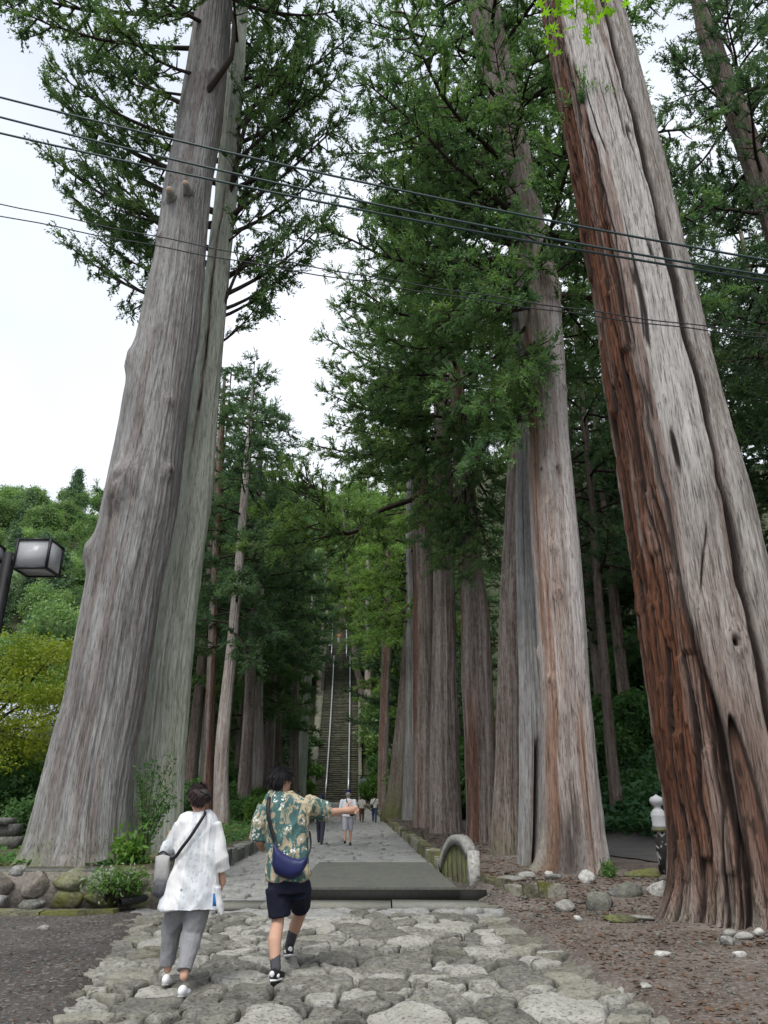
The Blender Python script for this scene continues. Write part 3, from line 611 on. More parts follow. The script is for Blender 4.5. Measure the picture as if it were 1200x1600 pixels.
# ---------------------------------------------------------------- trunks traced from their edges in the photograph
def smooth_interp(t, tk, v):
    tk = np.asarray(tk, float); v = np.asarray(v, float); m = np.gradient(v, tk, axis=0)
    i = np.clip(np.searchsorted(tk, t) - 1, 0, len(tk) - 2); h = tk[i + 1] - tk[i]; s = (t - tk[i]) / h
    sh = (slice(None),) + (None,) * (v.ndim - 1); s, h = s[sh], h[sh]
    return (2 * s**3 - 3 * s**2 + 1) * v[i] + (s**3 - 2 * s**2 + s) * h * m[i] + (-2 * s**3 + 3 * s**2) * v[i + 1] + (s**3 - s**2) * h * m[i + 1]
class Trunk:
    def __init__(s, edges, d, top, dd=None, z_in=.5):
        """edges: (py, left, right) from the bottom up; d: forward distance of the axis; top: height above the camera-level ground"""
        C, Rr = [], []
        for py, l, r in edges:
            dk = d if dd is None else d + dd * (edges[0][0] - py) / 1000.
            c = P((l + r) / 2, py, dk); C.append(c); Rr.append(px2m(py, dk, (r - l) / 2) * .985)
        C, Rr = np.array(C), np.array(Rr)
        z_in = max(z_in, C[0][2] - H(C[0][0], C[0][1]) + .6); C = np.vstack([C[0] - [0, 0, z_in], C]); Rr = np.concatenate([[Rr[0] * 1.04], Rr])
        dirn = C[-1] - C[-3]; dirn /= dirn[2]; dirn[:2] *= .5; zt = C[-1][2]
        for f in (.35, .7, 1.0):
            if top > zt + 1: C = np.vstack([C, C[-1] * 0 + (C[len(edges)] + dirn * (top - zt) * f)]); Rr = np.append(Rr, Rr[len(edges)] * (1 - f) + .06 * f)
        s.z, s.c, s.r = C[:, 2], C, Rr; s.base = np.array([C[1][0], C[1][1], C[1][2]])
    def at(s, z):
        z = np.atleast_1d(np.asarray(z, float)); return smooth_interp(z, s.z, s.c), np.interp(z, s.z, s.r)
    def phi_of(s, px, py, d):
        p = P(px, py, d); c, r = s.at(p[2]); return math.asin(max(-1, min(1, (p[0] - c[0][0]) / r[0]))), p[2]
    def mesh(s, name, nang, nv, disp, dens=.55, zmin=None):
        z = np.linspace(s.z[0], s.z[-1], nv)
        if nv > 200:  # denser where the photograph sees it
            zt = np.linspace(0, 1, nv); z = s.z[0] + (s.z[-1] - s.z[0]) * (.55 * zt + .45 * zt**2)
        c, r = s.at(z); k = np.arange(nang) * 2 * math.pi / nang
        face = math.atan2(-s.base[1], -s.base[0]); phi = k - math.pi; phi = phi - dens * np.sin(phi)
        th = face + phi; PH, ZZ = np.meshgrid(phi, z); TH = np.meshgrid(th, z)[0]; RR = r[:, None] + 0 * PH
        dr, zone = disp(PH, ZZ - s.base[2], TH, RR)
        rad = RR + dr
        V = np.stack([c[:, 0:1] + rad * np.cos(TH), c[:, 1:2] + rad * np.sin(TH), ZZ], -1).reshape(-1, 3) - s.base
        i = np.arange(nv - 1)[:, None] * nang; j = np.arange(nang)[None]; kk = (j + 1) % nang
        me = mesh_np(name, V, np.stack([i + j, i + kk, i + nang + kk, i + nang + j], -1).reshape(-1, 4), True)
        ca = me.color_attributes.new('zone', 'FLOAT_COLOR', 'POINT'); ca.data.foreach_set('color', zone.reshape(-1).astype(np.float32))
        return me
def zeros(PH): return np.zeros(PH.shape + (4,))
def knots(PH, Z, RR, dr, zone, lst):
    for ph, z0, w, h, dark in lst:
        q = ((PH - ph) * RR / w)**2 + ((Z - z0) / (w * 1.3))**2
        dr = dr + 1.3 * h * np.exp(-q) - .8 * h * np.exp(-q * 9); zone[..., 1] = np.maximum(zone[..., 1], dark * np.exp(-q * 5)); zone[..., 0] = np.maximum(zone[..., 0], .35 * np.exp(-q * 1.5))
    return dr
def fib(TH, Z, RR, n, zsc, oct=4, seed=0, warp=.0):
    t = TH + warp * vnoise(np.cos(TH) * 2, np.sin(TH) * 2, Z * .35, seed + 50)
    return fbm(np.cos(t) * n, np.sin(t) * n, Z * zsc, oct, seed)
def ridged(TH, Z, n, zsc, seed, warp=.15):
    t = TH + warp * vnoise(np.cos(TH) * 2, np.sin(TH) * 2, Z * .3, seed + 50)
    return 1 - np.abs(vnoise(np.cos(t) * n, np.sin(t) * n, Z * zsc, seed)) * 2
def std_disp(amp=.02, flare=.25, fh=.9, lobes=5, seed=0, moss=0.0, brown=0.0, nfib=6, kn=(), gloss=0.0, mossh=.5, pale=.45):
    def f(PH, Z, TH, RR):
        zone = zeros(PH)
        dr = amp * (1.0 * fib(TH, Z, RR, nfib, .22, 3, seed, .1) + .55 * fib(TH, Z, RR, nfib * 4, .45, 3, seed + 7, .08)) + .03 * RR * fbm(np.cos(TH), np.sin(TH), Z * .5, 2, seed + 3)
        fl = np.exp(-np.clip(Z, 0, None) / fh); dr = dr + RR * flare * fl * (.45 + .55 * vnoise(np.cos(TH) * lobes * .5, np.sin(TH) * lobes * .5, Z * .1, seed + 9))
        zone[..., 2] = moss * np.clip(np.exp(-np.clip(Z, 0, None) / mossh) * (1 + .8 * fbm(np.cos(TH) * 3, np.sin(TH) * 3, Z * 2, 3, seed + 1)), 0, 1)
        zone[..., 0] = np.clip(brown * sstep(.0, .5, fib(TH, Z, RR, 2.2, .12, 3, seed + 4)) * 1.3, 0, 1)
        zone[..., 3] = pale * sstep(.0, .5, fib(TH, Z, RR, 2.6, .16, 3, seed + 14) + .3 * fib(TH, Z, RR, 12, .5, 2, seed + 15))
        dr = knots(PH, Z, RR, dr, zone, kn); return dr, zone
    return f

# --- the great silver-grey cedar on the left
T1 = Trunk([(1362, 28, 206), (1330, 44, 200), (1300, 52, 198), (1200, 75, 206), (1100, 100, 224), (1000, 118, 240), (900, 138, 256), (800, 160, 276), (700, 182, 287), (600, 201, 298), (500, 222, 310), (400, 243, 320), (300, 256, 331), (200, 275, 346), (100, 293, 356), (0, 308, 362)], 12.9, 34)
kn1 = []
for px, py, w, h, dk in ((268, 305, .10, .10, .6), (292, 292, .08, .09, .5), (250, 392, .11, .05, 1), (258, 648, .09, .06, .7), (257, 750, .11, .09, 1), (190, 770, .24, .15, .2), (182, 800, .17, .10, .5), (145, 870, .20, .15, .9), (205, 572, .22, .10, 0), (327, 142, .15, .14, .35)):
    ph, z = T1.phi_of(px, py, 12.9); kn1.append((ph, z - T1.base[2], w, h, dk))
def disp1(PH, Z, TH, RR):
    zone = zeros(PH); s = np.sin(PH)
    env = .35 + .65 * np.exp(-np.clip(Z, 0, None) / 4.5)
    dr = .030 * env * ridged(TH, Z, 7, .10, 3, .25) + .016 * env * fib(TH, Z, RR, 16, .22, 3, 5, .2) + .007 * fib(TH, Z, RR, 42, .35, 3, 8, .2)
    dr += .05 * fbm(np.cos(TH) * 1.3, np.sin(TH) * 1.3, Z * .28, 3, 12)
    fl = np.exp(-np.clip(Z, 0, None) / .55); dr += .22 * fl * (.2 + .8 * vnoise(np.cos(TH) * 2.6, np.sin(TH) * 2.6, .3, 15))
    groove = np.exp(-((s + .62 - .06 * np.sin(Z * .9)) / .035)**2) * sstep(1.0, 3.0, Z) * (1 - sstep(7, 8, Z)); dr -= .06 * groove
    zone[..., 2] = np.clip(np.exp(-np.clip(Z, 0, None) / .35) * (1.1 * (s < -.5) + .35), 0, 1) * (.5 + .5 * vnoise(TH * 9, 0, Z * 5, 2))
    zone[..., 3] = .5 * sstep(.1, .7, fbm(np.cos(TH) * 3.5, np.sin(TH) * 3.5, Z * .9, 4, 19)) * (1 - sstep(4, 9, Z) * .6)
    zone[..., 0] = .34 * sstep(.1, .6, fib(TH, Z, RR, 6, .35, 4, 23, .2))
    return knots(PH, Z, RR, dr, zone, kn1), zone
TREES = {}
def tree(name, label, T, me, mat, group=None):
    t = thing(name, label, 'tree', T.base, group); ob('trunk', me, mat, t); TREES[label] = (t, T); return t
def stub(t, T, px, py, d, r, ln):
    p = P(px, py, d) - T.base; dv = np.array([.1, -1, -.25]); dv /= np.linalg.norm(dv); b = MB().tube([p - dv * .25, p, p + dv * ln * .7, p + dv * ln], (r * 2.2, r * 1.4, r * 1.05, r), 9); o = b.build('branch_stub', M['bark_grey'], t)
    MB().tube([p + dv * (ln - .004), p + dv * (ln + .006)], (r * .8, r * .7), 12).build('cut_face', plain('cut_wood', (.30, .20, .12), .9, .4, 30), o)
t1 = tree('giant_cedar', 'huge silver-grey cedar with knots rising from the boulder wall', T1, T1.mesh('trunk', 240, 390, disp1), M['bark_grey'])

for a in ((267, 304, 12.22, .075, .2), (292, 294, 12.22, .065, .2)): stub(t1, T1, *a)

# --- its slimmer companion
T2 = Trunk([(1325, 192, 292), (1290, 198, 287), (1200, 207, 288), (1100, 220, 294), (1000, 233, 303), (900, 250, 313), (800, 268, 327), (700, 283, 335), (600, 297, 343), (500, 311, 352), (400, 324, 361), (300, 338, 370), (200, 346, 376), (100, 356, 383)], 14.4, 30)
def disp2(PH, Z, TH, RR):
    zone = zeros(PH); s = np.sin(PH)
    dr = .022 * fib(TH, Z, RR, 7, .2, 3, 30, .2) + .012 * fib(TH, Z, RR, 26, .35, 3, 33, .2) + .03 * fbm(np.cos(TH) * 1.3, np.sin(TH) * 1.3, Z * .4, 3, 31)
    scar = np.exp(-((s + .28 + .1 * np.sin(Z * 1.1)) / .13)**2) * sstep(6.5, 9, Z) * (1 - sstep(14, 16, Z)); dr -= .09 * scar * (.6 + .4 * vnoise(TH * 6, 0, Z * 3, 4)); zone[..., 0] = .7 * scar; zone[..., 1] = .9 * scar * sstep(-.1, .3, fbm(TH * 5, 0, Z * 2.2, 3, 6))
    zone[..., 2] = np.clip(.9 * np.exp(-np.clip(Z, 0, None) / 1.2) * sstep(-.2, .4, fbm(np.cos(TH) * 3, np.sin(TH) * 3, Z * .8, 3, 35)), 0, 1)
    dr += .12 * np.exp(-np.clip(Z, 0, None) / .4) * (.3 + .7 * vnoise(np.cos(TH) * 2.6, np.sin(TH) * 2.6, .3, 37)); return dr, zone
t2 = tree('tall_cedar', 'pale lichen-green cedar close behind the huge silver-grey one', T2, T2.mesh('trunk', 150, 300, disp2), M['bark_pale'])

# --- the giant split cedar on the right
T3 = Trunk([(1462, 1040, 1302), (1430, 1052, 1297), (1380, 1058, 1288), (1300, 1055, 1276), (1250, 1049, 1266), (1150, 1033, 1244), (1050, 1019, 1220), (1000, 1012, 1206), (900, 1000, 1183), (800, 985, 1162), (700, 970, 1136), (600, 953, 1112), (500, 939, 1088), (400, 922, 1062), (300, 905, 1037), (200, 886, 1011), (100, 868, 986), (0, 848, 958)], 10.5, 36)
def strips(TH, Z, n, seed, zf, wob):
    u = (TH + .10 * vnoise(np.cos(TH) * 2, np.sin(TH) * 2, Z * .25, seed + 1)) * n / (2 * math.pi) + wob * fbm(TH * n * .04, 0, Z * zf * .8, 3, seed + 2)
    i = np.floor(u); f = u - i; e = np.minimum(f, 1 - f); zz = Z * zf + 7 * _hash(i, i * 0, i * 0, seed); return e, 2 * _hash(i, np.floor(zz), i * 0, seed + 5) - 1
def disp3(PH, Z, TH, RR):
    zone = zeros(PH); s = np.sin(PH); front = np.cos(PH) > 0
    w1 = .07 * fbm(Z * .55, 0, 0, 3, 41) + .02 * vnoise(Z * 3, 1, 0, 42)
    # border between red heartwood and bleached wood, the long dark split, the strand on the far side
    bl = -.36 + w1 - .16 * sstep(8, 16, Z) + .22 * (1 - sstep(2.2, 4.8, Z)); bc = .60 + .05 * fbm(Z * .4, 3, 0, 3, 43) + .02 * vnoise(Z * 2.5, 5, 0, 4)
    brown = sstep(.06, -.06, s - bl - .07 * fib(TH, Z, RR, 9, .3, 3, 44)); strand = sstep(.03, .07, s - bc)
    pale = (1 - brown) * (1 - strand)
    back = ~front; brown = np.where(back, .5, brown); strand = np.where(back, 1.0, strand); pale = np.where(back, 0, pale)
    btone = np.clip(1.05 + .45 * fbm(np.cos(TH) * 4, np.sin(TH) * 4, Z * .35, 3, 69) - .15 * sstep(9, 15, Z), .35, 1)
    # plates of stringy heartwood
    pl = ridged(TH, Z, 8, .13, 45, .3); pl2 = fib(TH, Z, RR, 26, .16, 3, 46, .25); pl3 = fib(TH, Z, RR, 60, .25, 2, 47, .3)
    ea, ra = strips(TH, Z, 34, 48, .8, .55); eb, rb = strips(TH, Z, 92, 58, 1.5, .5)
    dr = brown * (.030 * pl + .012 * pl3 + .045 * ra - .060 * np.exp(-(ea / .10)**2) + .022 * rb - .022 * np.exp(-(eb / .16)**2))
    dark = brown * np.clip(1.05 * np.exp(-(ea / .12)**2) + .85 * np.exp(-(eb / .15)**2) * (rb < .5) + .45 * sstep(.1, -.5, pl), 0, 1)  # near-black also follows the grooves between the plates
    dr += pale * (.024 * fib(TH, Z, RR, 8, .2, 3, 49, .2) + .010 * fib(TH, Z, RR, 32, .5, 3, 50, .25) + .006 * fib(TH, Z, RR, 80, .9, 2, 51, .25))
    # dark checks in the bleached wood
    ck = sstep(.80, .95, ridged(TH, Z, 11, .35, 52, .25)) * sstep(.0, .3, fbm(np.cos(TH) * 5, np.sin(TH) * 5, Z * .45, 2, 53)); dr -= pale * .06 * ck; dark = np.maximum(dark, pale * ck)
    dr += strand * (.045 + .016 * fib(TH, Z, RR, 14, .35, 3, 54, .3) + .012 * fib(TH, Z, RR, 40, .5, 3, 55, .3))
    cr = np.exp(-((s - bc) / (.058 + .022 * vnoise(Z * .8, 2, 0, 9)))**2) * front * sstep(1.2, 2.8, Z); dr -= .20 * cr; dark = np.maximum(dark, sstep(.15, .5, cr)); ch = np.exp(-((s - bc + .10) / .05)**2) * front * sstep(.15, .4, fbm(np.cos(TH) * 6, np.sin(TH) * 6, Z * .6, 3, 57)) * sstep(3, 4.5, Z) * (1 - sstep(9, 11, Z)); dark = np.maximum(dark, ch); dr -= .04 * ch
    fl2 = np.exp(-((s - bl - .02) / (.030 + .03 * (1 - sstep(5, 9, Z))))**2) * front * sstep(-.15, .35, fbm(Z * .5, 7, 0, 2, 56) + .15); dr -= .09 * fl2; dark = np.maximum(dark, .85 * sstep(.4, .85, fl2))
    # a deep cleft between the root columns and the burnt hollow
    bs = -.17 + .10 * sstep(2.6, 0, Z) + .02 * np.sin(Z * 3); cl = np.exp(-((s - bs) / (.055 + .02 * vnoise(Z, 1, 0, 3)))**2) * front * (1 - sstep(2.4, 3.3, Z)); dr -= .20 * cl; dark = np.maximum(dark, sstep(.3, .7, cl))
    hs = (s - .10 + .03 * (Z - 1)) / (.17 * np.sqrt(np.clip((2.62 - Z) / 1.6, 0, 1)) + 1e-3); hol = sstep(1.15, .85, np.abs(hs)) * (Z < 2.62) * front * sstep(-.3, .6, Z); dr -= .11 * hol
    brown2 = np.maximum(brown, .85 * hol); brown2 = np.maximum(brown2, pale * .62 * sstep(.05, .55, fib(TH, Z, RR, 3.2, .10, 3, 67, .2) + .25 * fib(TH, Z, RR, 14, .3, 2, 68, .2))); brown2 = np.maximum(brown2, pale * .55 * (1 - sstep(1.8, 6.0, Z + .8 * vnoise(TH * 4, 0, Z * .6, 61))))
    rim = np.exp(-((np.abs(hs) - 1) / .16)**2) * (Z < 2.75) * front; dark = np.maximum(dark, np.maximum(hol * sstep(2.15, 2.5, Z), .8 * rim * (Z > .5))); dark = np.maximum(dark, .7 * hol * sstep(.2, .5, fbm(np.cos(TH) * 14, np.sin(TH) * 14, Z * 6, 3, 62)))
    # roots
    fl = np.exp(-np.clip(Z, 0, None) / .38); dr += fl * .26 * (.15 + .85 * vnoise(np.cos(TH) * 2.4, np.sin(TH) * 2.4, .2, 63)) + .16 * np.exp(-((s + .93) / .12)**2) * np.exp(-np.clip(Z, 0, None) / .45) * front
    dr += .05 * fbm(np.cos(TH) * 1.4, np.sin(TH) * 1.4, Z * .22, 3, 64)
    foot = np.exp(-np.clip(Z, 0, None) / .42) * (s < .1) * front; zone[..., 0] = np.clip(brown2 * btone * (1 - .9 * foot), 0, 1); zone[..., 2] = np.clip(.75 * foot * (.45 + .55 * vnoise(TH * 8, 0, Z * 2, 65)), 0, 1) * .55
    # knot hole and a scorched patch beside the split
    ph, zk = KH; q = ((PH - ph) * RR / .10)**2 + ((Z - zk) / .16)**2; dr += .07 * np.exp(-q * .5) - .20 * np.exp(-q * 6); dark = np.maximum(dark, sstep(.35, .7, np.exp(-q * 5)))
    ph, zk = KS; q = ((PH - ph) * RR / .05)**2 + ((Z - zk) / .45)**2; dr -= .07 * np.exp(-q * 2); dark = np.maximum(dark, sstep(.3, .7, np.exp(-q)))
    zone[..., 1] = np.clip(dark, 0, 1) * .96; zone[..., 3] = np.clip(pale * (.25 + .75 * sstep(3.5, 8, Z)) * (.65 + .35 * fib(TH, Z, RR, 6, .2, 3, 66)), 0, 1)
    return dr, zone
_a = T3.phi_of(1146, 1022, 10.5); KH = (_a[0], _a[1] - T3.base[2]); _a = T3.phi_of(1060, 735, 10.5); KS = (_a[0], _a[1] - T3.base[2])
t3 = tree('giant_cedar', 'giant split cedar with red-brown stringy heartwood and a burnt hollow', T3, T3.mesh('trunk', 390, 560, disp3, .62), M['bark_old'])

# --- smooth pink-grey cedar in the middle and its hollow companion
T4 = Trunk([(1384, 830, 953), (1350, 844, 949), (1300, 848, 942), (1200, 845, 931), (1100, 843, 922), (1000, 838, 916), (900, 833, 909), (800, 828, 900), (700, 824, 891), (600, 819, 884), (500, 812, 877), (450, 809, 872), (400, 810, 858), (300, 793, 838), (200, 774, 818), (100, 752, 798), (0, 730, 777)], 14.3, 31)
kn4 = []
for px, py, w, h, dk in ((862, 1068, .09, .05, 1), (866, 868, .10, .05, .3), (870, 745, .08, .06, 1), (848, 745, .06, .04, .9), (860, 800, .09, .05, .2), (835, 1020, .10, .05, .2), (838, 590, .08, .05, .9), (880, 620, .10, .06, .6), (873, 935, .1, .05, .1)):
    ph, z = T4.phi_of(px, py, 14.3); kn4.append((ph, z - T4.base[2], w, h, dk))
def disp4(PH, Z, TH, RR):
    zone = zeros(PH); s = np.sin(PH); front = np.cos(PH) > 0
    up = sstep(11.6, 12.6, Z)
    dr = .012 * fib(TH, Z, RR, 6, .25, 3, 70, .2) + .007 * fib(TH, Z, RR, 30, .4, 3, 71, .2) + .045 * fbm(np.cos(TH) * 1.3, np.sin(TH) * 1.3, Z * .45, 3, 72)
    dr += up * (.03 * ridged(TH, Z, 9, .2, 73, .2))
    br = sstep(.10, .0, np.abs(s + .62 - .1 * np.sin(Z * .5) + .05 * vnoise(Z, 0, 0, 3)) - .16) * (1 - sstep(11, 12.5, Z)) + .8 * sstep(.09, .0, np.abs(s - .55 + .05 * np.sin(Z)) - .07) * (1 - sstep(2.2, 3.6, Z)) + .22 * up
    br = br + .45 * sstep(.1, .6, fib(TH, Z, RR, 4, .22, 3, 77)) * (1 - up); zone[..., 0] = np.clip(front * br * (.75 + .4 * fib(TH, Z, RR, 14, .3, 3, 74)), 0, 1); zone[..., 3] = np.clip(.75 * (s > .5) + .5 * sstep(.0, .5, fbm(np.cos(TH) * 2.5, np.sin(TH) * 2.5, Z * .5, 3, 75)), 0, 1) * (1 - up * .8)
    wet = np.exp(-((s + .1) / .55)**2) * (1 - sstep(.75, 1.75, Z + .55 * fib(TH, Z, RR, 10, .5, 3, 76))); zone[..., 1] = .80 * np.clip(wet, 0, 1) * front
    fl = np.exp(-np.clip(Z, 0, None) / .45); dr += .20 * fl * np.exp(-((s + .95) / .2)**2) + .06 * fl
    zone[..., 2] = np.clip(.5 * np.exp(-((s + 1) / .25)**2) * np.exp(-np.clip(Z, 0, None) / .8), 0, 1)
    return knots(PH, Z, RR, dr, zone, kn4), zone
t4 = tree('tall_cedar', 'smooth pink-grey cedar with a rust-red streak and a dark wet foot', T4, T4.mesh('trunk', 190, 340, disp4), M['bark_mid'])
T5 = Trunk([(1366, 808, 846), (1300, 810, 848), (1150, 811, 850), (1000, 810, 840), (850, 806, 832), (700, 806, 826), (600, 805, 820)], 15.6, 18)
def disp5(PH, Z, TH, RR):
    zone = zeros(PH); s = np.sin(PH); dr = .02 * fib(TH, Z, RR, 6, .3, 3, 80, .2) + .01 * fib(TH, Z, RR, 24, .4, 3, 81, .2)
    h = sstep(.30, .18, np.abs(s - .45)) * (1 - sstep(2.2, 2.6, Z)) * (np.cos(PH) > 0); dr -= .12 * h; zone[..., 1] = h; zone[..., 0] = .7 * np.exp(-((s - .08) / .09)**2) * (1 - sstep(2.3, 2.8, Z)); zone[..., 3] = .3
    return dr, zone
tree('hollow_cedar', 'slim pale cedar with a black hollow at its foot beside the pink-grey one', T5, T5.mesh('trunk', 110, 220, disp5), M['bark_grey'])
# --- the rest of the avenue
av = [  # edges, d, top, bark, label, disp args
 ([(1336, 768, 816), (1200, 774, 813), (1000, 779, 813), (900, 783, 815), (800, 789, 818), (650, 798, 822)], 18.4, 27, 'bark_brown', 'grey-brown cedar with a flaring foot behind the slim hollow trunk', dict(seed=101, flare=.12, moss=.5)),
 ([(1320, 728, 774), (1280, 729, 773), (1200, 727, 774), (1050, 722, 768), (950, 722, 762), (850, 715, 748), (780, 712, 744), (600, 702, 725)], 23.2, 29, 'bark_brown', 'red-brown cedar with a lichen-grey side and a burl at mid height', dict(seed=102, amp=.035, flare=.1, brown=.8)),
 ([(1302, 672, 722), (1200, 672, 718), (1100, 674, 715), (1000, 676, 712), (900, 677, 710), (800, 679, 709), (650, 678, 702)], 28.6, 31, 'bark_brown', 'broad grey-streaked cedar with a burl in the row beside the kerb', dict(seed=103, amp=.03, flare=.18)),
 ([(1292, 646, 684), (1200, 647, 680), (1000, 647, 680), (820, 645, 675), (700, 643, 665)], 34, 31, 'bark_brown', 'dark red cedar touching the broad grey-streaked one', dict(seed=104, amp=.03, flare=.12, brown=1.0)),
 ([(1276, 629, 652), (1150, 633, 649), (1030, 634, 648), (900, 634, 646)], 45, 30, 'bark_grey', 'slim pale grey cedar beside the moss-footed one', dict(seed=105, flare=.15)),
 ([(1270, 597, 642), (1245, 604, 641), (1180, 612, 641), (1100, 621, 641), (1030, 627, 645), (900, 634, 650)], 49, 30, 'bark_brown', 'leaning cedar with a wide moss-green foot beside the kerb', dict(seed=106, flare=.3, moss=1.0, fh=1.2, mossh=1.3)),
 ([(1252, 589, 607), (1100, 594, 608), (1020, 596, 612), (900, 600, 613)], 64, 31, 'bark_brown', 'dark red cedar nearest the right side of the stairway foot', dict(seed=107, flare=.1, brown=.6)),
 ([(1266, 312, 333), (1200, 317, 333), (1000, 325, 340), (850, 332, 345), (700, 338, 350)], 36, 24, 'bark_brown', 'straight red-brown cedar next to the pale companion of the huge cedar', dict(seed=108, flare=.1, brown=.8)),
 ([(1288, 332, 358), (1200, 335, 357), (1000, 355, 372), (880, 367, 381), (750, 378, 390)], 31.5, 21, 'bark_mid', 'pale grey leaning cedar foremost in the slim left row', dict(seed=109, flare=.15)),
 ([(1264, 368, 390), (1150, 378, 396), (1000, 386, 401), (910, 393, 404), (780, 398, 407)], 40, 23, 'bark_brown', 'dull brown cedar second in the slim left row', dict(seed=110, flare=.15)),
 ([(1225, 393, 411), (1100, 397, 411), (980, 399, 411), (850, 404, 414)], 50, 25, 'bark_mid', 'pinkish cedar third in the slim left row', dict(seed=111, flare=.1)),
 ([(1242, 410, 427), (1100, 419, 431), (1000, 424, 433), (880, 430, 438)], 55, 24, 'bark_brown', 'grey-brown cedar fourth in the slim left row', dict(seed=112, flare=.1)),
 ([(1215, 424, 439), (1100, 431, 443), (1000, 437, 446), (880, 442, 450)], 59, 24, 'bark_dark', 'very dark cedar behind the fourth of the slim left row', dict(seed=113, flare=.1)),
 ([(1250, 450, 466), (1100, 455, 467), (1000, 460, 469)], 63, 24, 'bark_brown', 'dull brown cedar beside the pale one near the stairway foot', dict(seed=114, flare=.1)),
 ([(1240, 459, 478), (1100, 473, 485), (1000, 481, 491)], 68, 24, 'bark_pale', 'pale leaning cedar next to the left wall of the stairway', dict(seed=115, flare=.1)),
 ([(1235, 303, 316), (1100, 309, 319), (950, 317, 325)], 47, 23, 'bark_pale', 'thin pale trunk peeping out behind the straight red-brown cedar', dict(seed=116, flare=.1)),
 ([(1085, 560, 574), (1040, 552, 562), (1000, 548, 556)], 97, 45, 'bark_brown', 'leaning red cedar on the right flank of the stairway', dict(seed=117, flare=.1)),
 ([(1110, 569, 582), (1040, 570, 580), (990, 570, 579)], 94, 44, 'bark_mid', 'pale cedar on the slope right of the stairway', dict(seed=118, flare=.1)),
 ([(1085, 493, 502), (1030, 498, 505), (990, 501, 507)], 97, 44, 'bark_brown', 'small red cedar on the left flank of the stairway', dict(seed=119, flare=.1)),
 ([(1258, 955, 974), (1150, 944, 961), (1050, 938, 952), (950, 930, 943), (800, 920, 932)], 25.5, 22, 'bark_dark', 'thin dark leaning cedar rooted in the leafy bank', dict(seed=120, flare=.12)),
 ([(1140, 972, 992), (1050, 962, 981), (950, 953, 969), (800, 940, 954)], 33, 26, 'bark_dark', 'thicker dark cedar higher on the leafy bank', dict(seed=121, flare=.12)),
 ([(1120, 1012, 1026), (1000, 1000, 1014), (850, 985, 998)], 38, 27, 'bark_dark', 'dark cedar almost hidden by the giant split cedar', dict(seed=122, flare=.1)),
 ([(1060, 908, 920), (950, 902, 913), (800, 893, 903)], 42, 28, 'bark_dark', 'far dark cedar seen just past the pink-grey trunk', dict(seed=123, flare=.1)),
 ([(1450, 1510, 1568), (1100, 1420, 1470), (700, 1300, 1345), (330, 1186, 1222), (200, 1142, 1176), (60, 1092, 1122)], 17.5, 30, 'bark_dark', 'slender mossy cedar rising from behind the giant split one', dict(seed=124, flare=.1, amp=.03)),
]
av_t = []
for e, d, top, bk, lb, kw in av:
    T = Trunk(e, d, top); near_ = d < 30
    av_t.append((tree('cedar', lb, T, T.mesh('trunk', 90 if near_ else 40, 160 if near_ else 70, std_disp(**kw)), M[bk], 'cedars lining the stone path'), T, d))
# ---------------------------------------------------------------- cedar foliage
M['cedar_half_lit'] = leaf_mat('cedar_needles_half_lit', (.085, .15, .062), (.135, .215, .072), (.20, .285, .08), .9, .45)  # brighter needles for the well-lit low limb, its light put into the colour
def tuft_template(seed, na=4, nn=12):
    """a little feathery spray: four curved branchlets beset with short needles (one triangle each)"""
    g = np.random.default_rng(seed); V, F = [], []
    for a in range(na):
        al = g.uniform(.15, .85); be = a * 6.283 / na + g.normal(0, .4); d = np.array([math.sin(al) * math.cos(be), math.sin(al) * math.sin(be), math.cos(al)]); L = g.uniform(.26, .46)
        side = np.cross(d, [0, 0, 1.0]); side /= np.linalg.norm(side) + 1e-9; nrm = np.cross(d, side)
        for k in range(nn):
            u = (k + g.uniform(0, .6)) / nn; p = d * L * (u - .25) + np.array([0, 0, .10]) * u**2; ph = g.uniform(0, 6.283); o = side * math.cos(ph) + nrm * math.sin(ph); nd = d * .75 + o * .75; nd /= np.linalg.norm(nd)
            l = g.uniform(.075, .15) * (1.15 - .5 * u); w = np.cross(nd, g.normal(size=3)); w *= g.uniform(.017, .029) / (np.linalg.norm(w) + 1e-9); n0 = len(V); V += [p - w, p + w, p + nd * l]; F.append([n0, n0 + 1, n0 + 2])
    return np.array(V), np.array(F)
TUFTS = [tuft_template(s) for s in (1, 2, 3)]
def stamp(pos, dirs, scale, tmpls, seed):
    g = np.random.default_rng(seed); pos = np.asarray(pos, float); dirs = np.asarray(dirs, float); scale = np.asarray(scale, float)
    which = g.integers(0, len(tmpls), len(pos)); Vs, Fs, n0 = [], [], 0
    for w, (tv, tf) in enumerate(tmpls):
        ix = np.where(which == w)[0]
        if not len(ix): continue
        z = dirs[ix] / (np.linalg.norm(dirs[ix], axis=1)[:, None] + 1e-9); r = g.normal(size=z.shape); x = np.cross(z, r); x /= np.linalg.norm(x, axis=1)[:, None] + 1e-9; y = np.cross(z, x)
        R = np.stack([x, y, z], -1) * scale[ix][:, None, None]
        V = np.einsum('nij,vj->nvi', R, tv) + pos[ix][:, None]
        Vs.append(V.reshape(-1, 3)); Fs.append((tf[None] + (np.arange(len(ix)) * len(tv))[:, None, None]).reshape(-1, tf.shape[1]) + n0); n0 += len(ix) * len(tv)
    return np.concatenate(Vs), np.concatenate(Fs)
